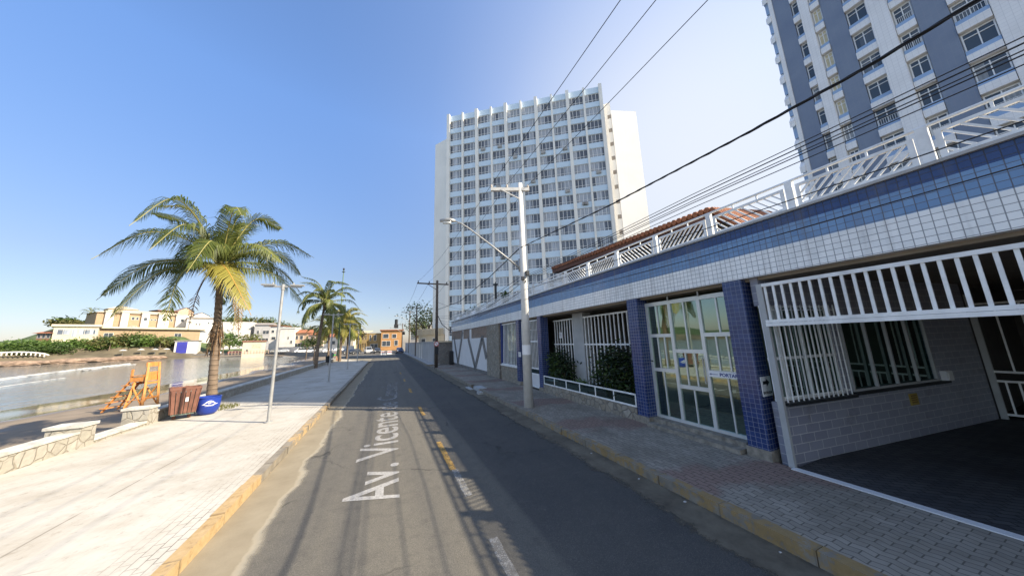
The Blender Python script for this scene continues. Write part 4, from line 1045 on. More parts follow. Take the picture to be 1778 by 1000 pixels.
# the thick twisted service cable
tw = []
P0 = [Vector((4.62,9.6,5.98)),Vector((4.7,4.88,5.53)),Vector((4.75,2.03,5.37)),Vector((4.75,.92,5.33)),Vector((4.75,.22,5.36)),Vector((4.7,-6,5.6)),Vector((4.7,-20,6.4))]
mb = MB(); fine = []
for i in range(len(P0)-1):
    for j in range(10): fine.append(P0[i].lerp(P0[i+1], j/10))
fine.append(P0[-1])
for k in range(3):
    pts = []; acc = 0
    for i, p in enumerate(fine):
        if i: acc += (p-fine[i-1]).length
        t = acc*7. + k*2.094; pts.append(p + Vector((math.cos(t)*.012,0,math.sin(t)*.012)))
    mb.tube(pts, .010, 5)
o = solo('service_cable', mb, M['wire'], 'thick twisted black cable rising from the pale pole over the terrace', 'cable', cb, loc=P0[0], smooth=True)
for k, (z, x, r, lab) in enumerate(((4.86,4.75,.006,'topmost thin cable of the bundle crossing in front of the blue tower'),(4.80,4.74,.008,'thick upper cable of the bundle crossing in front of the blue tower'),(4.765,4.79,.006,'middle cable of the bundle, just under the thick upper one'),(4.70,4.73,.007,'lower cable of the bundle crossing in front of the blue tower'),(4.64,4.78,.006,'lowest thin cable of the bundle above the railing'))):
    cable([Vector((4.66,9.6,z-.05)),Vector((x,6,z-.02)),Vector((x,3,z)),Vector((x,0,z-.03)),Vector((x,-6,z)),Vector((x,-20,z+.3))], r, lab)
cable([Vector((4.66,9.6,4.32)),Vector((4.75,6,4.22)),Vector((4.75,3,4.19)),Vector((4.75,0,4.13)),Vector((4.75,-8,4.2)),Vector((4.75,-20,4.5))], .007, 'single cable passing in front of the railing slats')
cable([Vector((4.66,9.6,3.95)),Vector((4.75,6,3.80)),Vector((4.75,3,3.75)),Vector((4.75,0,3.78)),Vector((4.75,-8,3.9)),Vector((4.75,-20,4.3))], .007, 'lowest cable, crossing the blue tile band of the fascia')
cable([Vector((4.62,9.75,5.98)),Vector((4.6,13.26,5.6)),Vector((4.55,19.4,5.2)),Vector((4.45,28.6,5.6))], .02, 'thick cable sagging from the pale pole to the dark corner pole')
for k, (z0, z1, s_) in enumerate(((4.86,5.0,.5),(4.75,4.9,.62),(4.6,4.7,.75),(4.3,4.5,.7))):
    cable(sag((4.64,9.75,z0),(4.45,28.6,z1),s_), .009, ('highest','second highest','third','lowest')[k]+' thin cable sagging between the pale pole and the dark corner pole')
cable([Vector((4.45,28.6,5.2)),Vector((5.0,28.9,4.2)),Vector((6.0,30.5,3.7)),Vector((6.5,31.5,3.75))], .035, 'thick cable loop drooping from the dark pole to the corner of the tiled building')
cable(sag((4.45,28.7,6.4),(11.5,45,7.5),.2), .012, 'thin cable from the dark corner pole towards the pale apartment block')

# ================================================================ LAMP POSTS on the beach pavement
def lamp_post():
    t = thing('lamp_post', '', 'lamp post', (0,0,0), 0, 'slim lamp posts along the beach pavement')
    P = MB(); P.tube([(0,0,0),(0,0,4.45)],[.05,.04],10); P.lathe([(.0,0),(.11,0),(.11,.03),(.06,.04)],(0,0,0),12); P.build('post', M['galv'], t, True, ang=40)
    P = MB(); P.bar((-.55,0,4.42),(.55,0,4.42),.05,.05); P.tube([(0,0,4.3),(0,0,4.5)],.055,8); a_ = P.build('lamp_bracket', M['galv'], t)
    for s_ in (-1,1):
        P = MB(); P.obox((s_*.42,0,4.475),(.2,0,.0),(0,.07,0),(0,0,.022)); P.tube([(s_*.3,0,4.5),(s_*.3,0,4.56)],.025,6); h_ = P.build('lamp_head', M['galv'], a_)
        P = MB(); P.obox((s_*.45,0,4.449),(.12,0,0),(0,.05,0),(0,0,.003)); P.build('lamp_lens', M['lampglass'], h_)
    return t
lp = lamp_post(); lp['label'] = 'nearest slim grey lamp post with twin flat heads standing in sunlight'
lp.location = (-3.36,12.17,.15); lp.rotation_euler = (0,0,R(-5))
dup(lp, (-3.38,23.04,.15), R(-5), 'slim grey lamp post second along the beach pavement, in shade')
dup(lp, (-3.41,33.65,.15), R(-5), 'slim grey lamp post third along the beach pavement')
dup(lp, (-3.51,45.6,.15), R(-5), 'farthest slim lamp post, at the bright end of the beach pavement')
t = thing('tall_mast', 'very tall thin green mast rising from among the farther palms', 'mast', (-6.9,53.5,.1))
P = MB(); P.tube([(0,0,0),(0,0,14.6)],[.14,.07],8); P.build('mast_shaft', plain('mast_green',(.1,.16,.12),.6), t, True)
P = MB(); P.lathe([(0,0),(.13,0),(.13,.35),(0,.35)],(0,0,14.6),8); P.lathe([(.0,0),(.25,0),(.25,.05),(0,.05)],(0,0,14.3),8); P.build('mast_head', M['darkmetal'], t)

# ================================================================ BEACH FURNITURE
# lifeguard chair: local x = towards the backrest, ladder on -x
t = thing('lifeguard_chair', 'tall orange wooden lifeguard chair with a side ladder standing on the sand', 'lifeguard chair', (-13.55,25.85,-.86), R(-8))
def wood(name, fn, par=None):
    P = MB(); fn(P); return P.build(name, M['owood'], par or t)
H1 = 1.62
for sy in (-1,1):
    wood('leg', lambda P: P.bar((-.30,sy*.52,0),(-.12,sy*.36,H1),.1,.1))
    wood('leg', lambda P: P.bar((.52,sy*.52,0),(.36,sy*.36,2.72),.1,.1))
    wood('side_brace', lambda P: (P.bar((-.2,sy*.49,.55),(.45,sy*.46,.62),.035,.1,(0,1,0)), P.bar((-.24,sy*.5,.2),(.42,sy*.42,1.3),.035,.09,(0,1,0)), P.bar((.46,sy*.5,.2),(-.14,sy*.42,1.3),.035,.09,(0,1,0))))
    wood('armrest', lambda P: (P.bar((-.35,sy*.40,1.95),(.38,sy*.40,1.98),.12,.05), P.bar((-.3,sy*.4,1.6),(-.3,sy*.4,2.35 if sy<0 else 1.95),.08,.08), P.bar((-.3,sy*.4,1.78),(.36,sy*.4,1.78),.03,.22)))
wood('seat', lambda P: [P.box(-.42+.16*i,-.28+.16*i,-.42,.42,H1,H1+.045) for i in range(5)])
wood('backrest', lambda P: ([P.bar((.34-.0*i,-.42,1.72+.125*i),(.34,.42,1.72+.125*i),.04,.118,(0,0,1)) for i in range(4)], P.bar((.33,-.44,2.6),(.33,.44,2.6),.05,.26)))
wood('cross_rail', lambda P: (P.bar((.5,-.5,.62),(.5,.5,.62),.05,.12), P.bar((-.2,-.42,1.5),(-.2,.42,1.5),.05,.12), P.bar((.44,-.44,1.5),(.44,.44,1.5),.05,.12)))
def ladder(P):
    for sy in (-.36,.36): P.bar((-1.3,sy*1.25,0),(-.38,sy,H1),.05,.12,(0,1,0))
    for i in range(5):
        f = (i+.6)/5.3; P.box(-1.3+.92*f-.16,-1.3+.92*f+.12,-.46*(1.2-.2*f),.46*(1.2-.2*f),H1*f,H1*f+.045)
wood('ladder', ladder)

# slatted litter bin
t = thing('litter_bin', 'brown slatted wooden litter bin on short posts beside the blue tub', 'litter bin', (-6.55,14.62,.15), R(28))
def slats(P):
    n = 6; h0, h1 = .2, 1.06; b_, u_ = .29, .36
    for s_ in range(4):
        an_ = s_*math.pi/2; ca, sa = math.cos(an_), math.sin(an_)
        def rot(x, y): return (x*ca-y*sa, x*sa+y*ca)
        for i in range(n):
            f0, f1 = -1+2*i/n+.03, -1+2*(i+1)/n-.03
            vs = []
            for th in (0,.022):
                for (w_, z) in ((b_,h0),(u_,h1 + .03*((i*7+s_*3)%3-1)*.5)):
                    for f in (f0,f1): x, y = rot(f*w_, -(w_+th)); vs.append((x,y,z))
            P.add(vs, [(0,1,3,2),(4,6,7,5),(0,2,6,4),(1,5,7,3),(2,3,7,6),(0,4,5,1)])
P = MB(); slats(P); P.build('slat_box', M['binwood'], t)
P = MB(); P.prism([(-.27,-.27),(.27,-.27),(.27,.27),(-.27,.27)],.15,.2); P.prism([(-.28,-.28),(.28,-.28),(.28,.28),(-.28,.28)],.22,.9); P.build('liner', M['binliner'], t)
P = MB(); P.box(-.38,.38,-.385,-.34,1.0,1.06); P.box(-.38,.38,.34,.385,1.0,1.06); P.box(-.385,-.34,-.34,.34,1.0,1.06); P.box(.34,.385,-.34,.34,1.0,1.06); P.build('rim', M['binwood'], t)
P = MB()
for x in (-.18,.18): P.tube([(x,-.05,-.02),(x,-.05,.2)],.045,8)
P.build('support_post', M['binwood'], t)
P = MB(); P.obox((.05,-.362,.66),(.035,0,0),(0,.003,0),(0,0,.07)); P.build('sticker', M['signwhite'], t)
P = MB(); P.obox((.352,-.02,.7),(.003,0,0),(0,.11,0),(0,0,.11)); P.build('sticker', M['stickg'], t)
# blue tub
t = thing('blue_tub', 'round blue plastic tub with a white emblem at the foot of the palm', 'tub', (-6.0,14.95,.15), R(-62)); t.scale = (.92,.92,.95)
def tub_r(z): # bowl profile
    return .20 + .16*min(1,(z/.42))**.55 if z < .42 else .36
prof = [(0,0),(.17,0),(.22,.02),(.27,.07),(.31,.15),(.345,.28),(.362,.42),(.36,.56),(.355,.63),(.375,.635),(.375,.665),(.34,.665),(.335,.6),(.33,.4),(0,.35)]
P = MB(); P.lathe(prof,(0,0,0),32); P.build('tub_body', M['bluepl'], t, True, ang=40)
P = MB()
def on_tub(a, z, off=.004):
    r = .362 if z > .42 else lerp(.345,.362,(z-.28)/.14)
    return Vector(((r+off)*math.cos(a),(r+off)*math.sin(a),z))
def band(pts, w):
    for (a0,z0),(a1,z1) in zip(pts, pts[1:]):
        dx = (a1-a0)*.36; dz = z1-z0; L = math.hypot(dx,dz); nx, nz = -dz/L*w/2, dx/L*w/2
        P.quad(on_tub(a0+nx/.36,z0+nz),on_tub(a0-nx/.36,z0-nz),on_tub(a1-nx/.36,z1-nz),on_tub(a1+nx/.36,z1+nz))
A0 = 0.
arc = [(A0-.5+1.*i/12, .40+.13*math.sin(math.pi*i/12)) for i in range(13)]; band(arc,.022)
arc = [(A0-.5+1.*i/12, .40+.055*math.sin(math.pi*i/12)+.02) for i in range(13)]; band(arc,.014)
band([(A0-.62+1.3*i/12, .385-.02*math.cos(math.pi*(i/6-1))) for i in range(13)],.02)
for i in range(8): a_ = A0-.34+.68*i/7; band([(a_,.335),(a_,.365)],.016)
band([(A0-.07,.42),(A0-.07,.475)],.03); band([(A0+.07,.43),(A0+.02,.47)],.03); band([(A0-.1,.44),(A0+.1,.44)],.02)
P.build('emblem', M['signwhite'], t)
# far bin, person
t = thing('street_bin', 'black litter bin on a post farther along the beach pavement', 'litter bin', (-6.5,42.6,.15))
P = MB(); P.lathe([(.0,.35),(.22,.35),(.27,1.05),(.29,1.06),(.29,1.1),(.24,1.1),(.2,.5),(0,.45)],(0,0,0),14); P.build('bin_body', M['blackpl'], t, True, ang=40)
P = MB(); P.tube([(0,.3,0),(0,.3,1.25)],.04,8); P.bar((0,0,.9),(0,.3,.9),.05,.05); P.build('support_post', M['darkmetal'], t)
def skin_body(name, verts, edges, mat, par, sub=1):
    me = bpy.data.meshes.new(name); me.from_pydata([v[0] for v in verts], edges, []); me.materials.append(mat)
    ob = bpy.data.objects.new(name, me); COL.objects.link(ob); ob.parent = par
    sk = ob.modifiers.new('Skin','SKIN'); sk.use_smooth_shade = True
    for i, v in enumerate(verts):
        d = me.skin_vertices[0].data[i]; r = v[1]; d.radius = (r,r) if not isinstance(r,tuple) else r; d.use_root = (i == 0)
    sb = ob.modifiers.new('Sub','SUBSURF'); sb.levels = sub; sb.render_levels = sub
    return ob
# seated person, local: faces +x, bench seat at .45
t = thing('person', 'person in a green shirt sitting hunched forward on a bench under the palms', 'person', (-7.35,53.0,.15), R(-15))
B_ = [((0,0,.55),.13),((.02,0,.75),(.12,.16)),((.06,0,.98),(.12,.18)),((.13,0,1.08),.06),((.17,0,1.16),.06),((.2,0,1.25),(.09,.085)),((.2,0,1.36),.085),
      ((.08,.2,.98),.06),((.2,.25,.76),.048),((.42,.16,.66),.036),((.5,.13,.64),.03),
      ((.08,-.2,.98),.06),((.2,-.25,.76),.048),((.42,-.16,.66),.036),((.5,-.13,.64),.03),
      ((.1,.1,.53),.095),((.46,.13,.52),.07),((.5,.13,.1),.045),((.64,.14,.04),.035),
      ((.1,-.1,.53),.095),((.46,-.13,.52),.07),((.5,-.13,.1),.045),((.64,-.14,.04),.035)]
E_ = [(0,1),(1,2),(2,3),(3,4),(4,5),(5,6),(2,7),(7,8),(8,9),(9,10),(2,11),(11,12),(12,13),(13,14),(0,15),(15,16),(16,17),(17,18),(0,19),(19,20),(20,21),(21,22)]
skin_body('body', B_, E_, M['skin'], t)
skin_body('shirt', [((0,0,.56),(.15,.17)),((.02,0,.75),(.145,.185)),((.06,0,.98),(.14,.19)),((.1,0,1.05),.09),((.08,.2,.98),.085),((.18,.25,.8),.07),((.08,-.2,.98),.085),((.18,-.25,.8),.07)], [(0,1),(1,2),(2,3),(2,4),(4,5),(2,6),(6,7)], M['green'], t)
skin_body('shorts', [((0,0,.54),.15),((.1,.1,.53),.115),((.4,.13,.525),.09),((.1,-.1,.53),.115),((.4,-.13,.525),.09)], [(0,1),(1,2),(0,3),(3,4)], M['cloth'], t)
skin_body('hair', [((.18,0,1.31),.085),((.19,0,1.4),.088)], [(0,1)], M['hair'], t)
t = thing('bench', 'low pale concrete bench under the seated person', 'bench', (-7.35,53.0,.15), R(-15))
P = MB(); P.box(-.3,.3,-.9,.9,.36,.43); P.build('bench_seat', M['concrete'], t)
P = MB(); P.box(-.22,.22,-.75,-.55,0,.359); P.box(-.22,.22,.55,.75,0,.359); P.build('bench_leg', M['concrete'], t)

# ================================================================ PALMS
def bez(p, t): # smooth curve through four points
    if len(p) == 4:
        q = [p[0]*2-p[1]] + list(p) + [p[3]*2-p[2]+Vector((0,0,-.15))]; s = min(2.9999, t*3); i = int(s); f = s-i; a, b, c, d = q[i:i+4]
        return (b*2 + (c-a)*f + (a*2-b*5+c*4-d)*f*f + (b*3-a-c*3+d)*f**3)*.5
    if len(p) == 3: return p[0]*(1-t)**2 + p[1]*2*t*(1-t) + p[2]*t*t
    return p[0]*(1-t)**3 + p[1]*3*t*(1-t)**2 + p[2]*3*t*t*(1-t) + p[3]*t**3
def frond(par, ctrl, L=1.28, n=46, hang=.7, rng=random, mat='frond', rmat='rachis', w=.036, name='frond'):
    n = int(n*1.8)
    P = MB(); P.cur = 0
    N = 16; pts = [bez(ctrl, i/N) for i in range(N+1)]
    P.tube(pts, [.032*(1-.85*i/N)+.004 for i in range(N+1)], 5)
    P.cur = 1
    roll = rng.uniform(-.25,.25)
    for i in range(n):
        t = .14 + .86*(i+.5)/n; p = bez(ctrl, t); tan = (bez(ctrl, min(1,t+.02)) - bez(ctrl, max(0,t-.02))).normalized()
        side = tan.cross(Vector((0,0,1)))
        if side.length < .15: side = tan.cross(Vector((rng.uniform(-1,1),rng.uniform(-1,1),.2)))
        side.normalize(); up = side.cross(tan)
        ll = L*(math.sin(math.pi*min(1,(t*.92+.12)))**.6)*rng.uniform(.8,1.12)
        for s_ in (-1,1):
            if rng.random() < .05: continue
            hg = hang*rng.uniform(.75,1.25)
            d = (side*s_*(1-.25*hg) + tan*(.55+.35*t) + up*(.18+roll*s_)).normalized()
            dn = Vector((0,0,-1))
            a0 = p + side*s_*.015; a1 = a0 + (d*(1-.25*hg) + dn*.22*hg)*ll*.5; a2 = a1 + (d*(1-.72*hg) + dn*.8*hg)*ll*.55
            wv = (tan - d*tan.dot(d)).normalized()*w*.5
            P.add([a0-wv*.6,a0+wv*.6,a1+wv,a1-wv,a2], [(0,1,2,3),(3,2,4)])
    return P.build(name, [M[rmat], M[mat]], par)
def trunk(par, pts, rads):
    P = MB(); fine = []; fr = []
    V = [Vector(p) for p in pts]
    for i in range(len(V)-1):
        for j in range(14):
            fine.append(V[i].lerp(V[i+1], j/14)); fr.append(lerp(rads[i],rads[i+1],j/14)*(1+.05*((j%2)*2-1)))
    fine.append(V[-1]); fr.append(rads[-1]); P.tube(fine, fr, 12); return P.build('trunk', M['ptrunk'], par, True)
cr_ = Vector((.919,-.395,0)).normalized(); cf_ = Vector((.395,.919,0)).normalized()   # across and along the street view
# the big palm
t = thing('coconut_palm', 'nearest big coconut palm with drooping fronds behind the blue tub', 'palm tree', (-6.56,16.6,.1), 0, 'coconut palms along the beach pavement')
rp = random.Random(21)
trunk(t, [(0,0,-.15),(-.09,0,1.4),(-.16,.0,2.9),(-.24,-.02,4.5),(-.34,-.05,5.95)], [.19,.15,.135,.125,.11])
CC = Vector((-.36,-.05,6.0))
def S(u, v, w_=0.): return CC + cr_*u + Vector((0,0,v)) + cf_*w_
def F(c1, c2, c3, **k): frond(t, [CC, S(*c1), S(*c2), S(*c3)], rng=rp, **k)
k_ = .0245; 
def Zp(x, y, w_=0.): return ((x-880)/4.348*k_*(.84 if x < 880 else .97), -(y-560)/4.348*k_, w_)
F(Zp(650,270,-.1),Zp(470,170,-.2),Zp(180,110,-.2), hang=.6, n=56)
F(Zp(660,400,.3),Zp(450,365,.6),Zp(235,590,.9), hang=.95, n=54)
F(Zp(690,520,-.4),Zp(400,570,-.8),Zp(120,830,-1.1), hang=.95, n=58)
F(Zp(760,580,-.6),Zp(610,660,-1.2),Zp(410,1010,-1.7), hang=.9, n=54)
F(Zp(830,330,-.6),Zp(760,160,-1.1),Zp(640,200,-1.9), hang=.75, mat='frondy', L=.9)
F(Zp(870,300,.4),Zp(850,150,1.0),Zp(810,60,2.0), hang=.5)
F(Zp(905,300,.1),Zp(920,150,.2),Zp(945,40,.5), hang=.35, L=.75, n=40)
F(Zp(872,300,-.9),Zp(852,160,-2.0),Zp(850,440,-3.1), hang=.85)
F(Zp(960,300,.2),Zp(1040,110,.6),Zp(1120,150,1.6), hang=.7)
F(Zp(990,330,-.5),Zp(1130,160,-1.1),Zp(1325,290,-1.8), hang=.9, n=54)
F(Zp(1010,400,.4),Zp(1210,310,1.0),Zp(1435,420,1.6), hang=.85)
F(Zp(1000,480,-.3),Zp(1250,420,-.6),Zp(1520,600,-.8), hang=1., n=58)
F(Zp(980,470,-.8),Zp(1100,460,-1.7),Zp(1140,720,-2.5), hang=.95)
F(Zp(990,560,-.6),Zp(1190,680,-1.2),Zp(1430,980,-1.5), hang=.85, mat='frondy', rmat='rachiso', n=58)
F(Zp(980,550,.4),Zp(1200,600,1.0),Zp(1440,890,1.4), hang=.9)
F(Zp(960,590,-.3),Zp(1150,780,-.6),Zp(1225,1120,-.7), hang=.8, L=.7, mat='frondb', rmat='husk', n=26)
F(Zp(868,580,-.9),Zp(850,720,-1.4),Zp(830,1040,-1.5), hang=.5, L=.95, n=60)
F(Zp(780,560,.5),Zp(660,600,1.3),Zp(560,840,1.8), hang=.9)
F(Zp(880,400,.9),Zp(850,340,2.2),Zp(780,500,3.3), hang=.9)
F(Zp(930,400,.9),Zp(1020,340,2.2),Zp(1130,530,3.2), hang=.9)
F(Zp(790,420,.4),Zp(620,360,1.4),Zp(470,480,2.4), hang=.9)
F(Zp(800,330,.5),Zp(660,200,1.2),Zp(480,300,2.2), hang=.85)
F(Zp(830,420,-.9),Zp(700,400,-2.0),Zp(600,640,-3.0), hang=.95)
F(Zp(930,420,-.9),Zp(990,360,-2.1),Zp(1010,600,-3.1), hang=.95)
F(Zp(960,500,.6),Zp(1120,520,1.6),Zp(1290,760,2.3), hang=.95)
F(Zp(1000,610,-.2),Zp(1090,790,-.3),Zp(1110,1060,-.3), hang=.6, L=.8, n=44)
F(Zp(850,620,-.3),Zp(820,800,-.5),Zp(790,1060,-.5), hang=.35, L=.4, mat='frondb', rmat='husk', n=20, name='dry_frond')
P = MB()
for i in range(45):
    a_ = rp.uniform(0,6.28); z0 = rp.uniform(2.5,3.6); x_, y_ = -.17-.02*z0/3+.15*math.cos(a_), .15*math.sin(a_)
    P.bar((x_,y_,z0),(x_+.12*math.cos(a_),y_+.12*math.sin(a_),z0-rp.uniform(.3,.8)),.03,.01)
P.build('dry_husk', M['husk'], t)
P = MB()
for i in range(9):
    a_ = rp.uniform(0,6.28); P.blob(CC+Vector((.26*math.cos(a_),.26*math.sin(a_),-.1-rp.uniform(0,.3))),(.11,.11,.14),rp,1,.05)
P.build('coconuts', M['rachis'], t, True)
P = MB()
for i in range(420):
    a_ = rp.uniform(0,6.28); q_ = rp.uniform(0,1)**.5; x_, y_ = -6.25+.75*q_*math.cos(a_), 16.1+.75*q_*math.sin(a_); hgt = rp.uniform(.06,.18)
    P.add([(x_-.008,y_,.15),(x_+.008,y_,.15),(x_+rp.uniform(-.05,.05),y_+rp.uniform(-.05,.05),.15+hgt)],[(0,1,2)])
struct('grass', P, M['grass'], kind='stuff')
# generic palms of the row
def palm_generic(seed, h, label, mats, lean=.3, nf=27, L=3.6):
    r = random.Random(seed); t = thing('coconut_palm', label, 'palm tree', (0,0,0), 0, 'coconut palms along the beach pavement')
    trunk(t, [(0,0,-.2),(lean*.2,0,h*.33),(lean*.55,0,h*.66),(lean,0,h)], [.24,.17,.15,.12]); C_ = Vector((lean,0,h))
    for i in range(nf):
        a_ = i*2.39996 + r.uniform(-.2,.2); e = 1.3 - 2.0*(i/nf) + r.uniform(-.1,.1); d = Vector((math.cos(a_),math.sin(a_),0)); ll = L*r.uniform(.85,1.12)
        p1 = C_ + (d*math.cos(e)+Vector((0,0,math.sin(e))))*ll*.38
        p2 = p1 + (d*math.cos(e-.35)+Vector((0,0,math.sin(e-.35))))*ll*.34
        dr = e - 1.0 - .5*r.random(); p3 = p2 + (d*math.cos(max(dr,-1.4))+Vector((0,0,math.sin(max(dr,-1.4)))))*ll*.42
        frond(t, [C_,p1,p2,p3], rng=r, L=1.0, n=32, hang=.9, mat=r.choice(mats), w=.06)
    return t
pg = palm_generic(5, 7.3, 'dark green coconut palm second along the beach pavement', ['frond'], .45); pg.location = (-7.0,38.4,.1); pg.rotation_euler = (0,0,.4)
p3 = palm_generic(9, 6.1, 'yellowish coconut palm just right of the tall green mast', ['frond','frondy'], .2); p3.location = (-6.3,51.0,.1)
dup(pg, (-6.9,66.,.0), 2.2, 'dark palm with a straight thin trunk farthest along the row', .93)
dup(p3, (-6.3,60.5,.0), 1.1, 'shorter palm with dry yellow lower fronds in front of the orange building', .85)
dup(p3, (-8.6,56.5,.0), 3.3, 'palm with an orange brown trunk left of the tall green mast', .9)
dup(pg, (-7.6,74.,.0), 4.1, 'small far palm at the end of the row against the sky', .8)
# ================================================================ FAR SHORE
def house(label, P0, P1, dep, z0, z1, wall, windows=(), roof=None, rmat='terra', over=.4, rise=1.6, extra=None, name='house', cat='house', group=None, wmat='farpane', frame='wwhite'):
    P0 = Vector((P0.x,P0.y,0)); P1 = Vector((P1.x,P1.y,0)); d = P1-P0; W = d.length
    t = thing(name, label, cat, (P0.x,P0.y,z0), math.atan2(d.y,d.x), group); H = z1-z0
    mb = MB(); mb.box(0,W,0,dep,-2,H); mb.build('wall', M[wall], t)
    for (u0,u1,v0,v1) in windows:
        x0,x1,a,b = u0*W,u1*W,v0*H,v1*H; f = MB(); k = min(.12,(x1-x0)*.12)
        f.box(x0,x1,-.1,0,a,a+k); f.box(x0,x1,-.1,0,b-k,b); f.box(x0,x0+k,-.1,0,a+k,b-k); f.box(x1-k,x1,-.1,0,a+k,b-k)
        nm = max(0,int((x1-x0)/1.3)-1)
        for i in range(nm): xx = x0+(x1-x0)*(i+1)/(nm+1); f.box(xx-.05,xx+.05,-.08,0,a+k,b-k)
        w = f.build('window', M[frame], t)
        q = MB(); q.quad((x0,-.02,a),(x1,-.02,a),(x1,-.02,b),(x0,-.02,b)); q.build('pane', M[wmat], w)
    if roof == 'flat':
        mb = MB(); mb.box(-over,W+over,-over,dep+over,H+.002,H+.002+rise); mb.build('roof', M[rmat], t)
    elif roof == 'hip':
        mb = MB(); i = min(W,dep)/2; o = over
        mb.add([(-o,-o,H),(W+o,-o,H),(W+o,dep+o,H),(-o,dep+o,H),(i,dep/2,H+rise),(W-i if W>2*i else i+.1,dep/2,H+rise)],[(0,1,5,4),(2,3,4,5),(1,2,5),(3,0,4),(3,2,1,0)]); mb.build('roof', M[rmat], t)
    elif roof == 'gable':
        mb = MB(); o = over
        mb.add([(-o,-o,H),(W+o,-o,H),(W+o,dep+o,H),(-o,dep+o,H),(-o,dep/2,H+rise),(W+o,dep/2,H+rise)],[(0,1,5,4),(2,3,4,5),(1,2,5),(3,0,4),(3,2,1,0)]); mb.build('roof', M[rmat], t)
    elif roof == 'gable_front':
        mb = MB(); o = over
        mb.add([(-o,-o,H),(W/2,-o,H+rise),(W+o,-o,H),(-o,dep,H),(W/2,dep,H+rise),(W+o,dep,H),(-o,-o,H-.3),(W+o,-o,H-.3)],[(0,3,4,1),(1,4,5,2)]); 
        mb.build('roof', M[rmat], t); mb = MB(); mb.extr([(0,.02,H),(W,.02,H),(W/2,.02,H+rise-.12)],(0,.3,0)); mb.build('gable_wall', M[wall], t)
    if extra: extra(t, W, H)
    return t
# headland: rock apron, then the green slope rising behind
rh = random.Random(17)
prof = [(220,-1.6),(224,-1.0),(229,.6),(233,2.6),(237,5.),(244,8.4),(252,9.),(262,13.),(275,17.),(300,19.5),(340,15.),(420,2.)]
mb = MB(); azs = [-64+1.0*i for i in range(43)]; nP = len(prof)
for j, a_ in enumerate(azs):
    fall = max(0., min(1., (a_+56)/14.)) if a_ < -42 else 1.
    fade = 1. if a_ < -25.5 else max(.12, 1-(a_+25.5)/4.)
    for d_, z in prof:
        if z > 0: z *= (.25+.75*fall)*(fade if d_ < 262 else max(.5,fade))
        if d_ > 255 and a_ < -33.5: z = 9 + (z-9)*max(0., 1-(-33.5-a_)/3.)*1.0 if z > 9 else z
        p = at(a_, d_ + rh.uniform(-1.2,1.2), z + rh.uniform(-.25,.25)); mb.v.append(tuple(p))
for j in range(len(azs)-1):
    for i in range(nP-1): mb.f.append((j*nP+i,(j+1)*nP+i,(j+1)*nP+i+1,j*nP+i+1)); mb.mi.append(0 if i < 4 else 1)
struct('headland', mb, [M['head'], M['hillgreen']])
# shore rocks
lab = ['broad reddish rock at the far left of the waterline','dark cracked rock at the waterline under the hedge','low flat brown rock ledge along the far shore','rounded rock in the middle of the far rocky shore','rough brown rock below the restaurant','pale rock slab beside the breaking wave','reddish boulder at the right end of the rocks','small dark boulder where the rocks meet the sea wall']
for i, (a_, d_, s_) in enumerate(((-37.2,224,(7,2.5,1.6)),(-35.8,223,(6,2.5,1.3)),(-34.3,224,(8,2.5,1.2)),(-33.0,223,(5,2.2,1.5)),(-31.7,224,(7,2.5,1.5)),(-30.3,222,(6,2.2,1.2)),(-29.0,222,(7,2.4,1.6)),(-27.4,223,(5,2.2,1.3)))):
    p = at(a_, d_, -.7); P = MB(); P.blob((0,0,0), s_, rh, 3, .16); o = P.build('shore_rock', M['rock'], None); o.location = p; o.rotation_euler = (0,0,-R(a_)); tag(o, lab[i], 'rock', 'rocks along the far shore')
# hedges on the slope
hl = ['pale green hedge clump at the far left edge','bright green hedge clump above the white railing','green hedge clump left of the cream restaurant','tall dark green hedge clump below the open terrace','bright hedge clump in front of the cream restaurant','rounded green hedge clump at the right end of the hedge row','green bush low by the rocks below the restaurant']
for i, (a_, d_, z, s_) in enumerate(((-37.8,238,6.3,(5.5,3,2.6)),(-36.1,238,6.2,(6,3,2.8)),(-34.4,238,6.1,(6,3,2.9)),(-33.6,235,4.6,(4.5,3,2.8)),(-32.4,238,6.2,(6,3,2.8)),(-31.2,237,5.6,(4.5,3,2.5)),(-35.2,234,4.,(5,2.5,2.2)))):
    P = MB(); P.leaves((0,0,0),s_,900,.5,rh,14,.5)
    o = P.build('hedge_clump', M['leafB' if i%3 else 'leafA'], None); o.location = at(a_,d_,z); o.rotation_euler = (0,0,-R(a_)); tag(o, hl[i], 'hedge', 'hedge clumps on the headland')
# white low railing bridge at the far left
t = thing('white_railing', 'low white arched railing over the rocks at the far left', 'railing', at(-36.2,230,2.2), R(36.2))
P = MB(); pts = [(-8+1.*i, 0, 1.7*math.sin(math.pi*(i/16.))**.6+.2) for i in range(17)]; P.tube(pts,.28,6); P.build('railing_cap', M['wwhite'], t)
P = MB()
for x,y,z in pts[1:-1]: P.box(x-.16,x+.16,-.12,.12,z-1.2,z)
P.build('baluster', M['wwhite'], t)
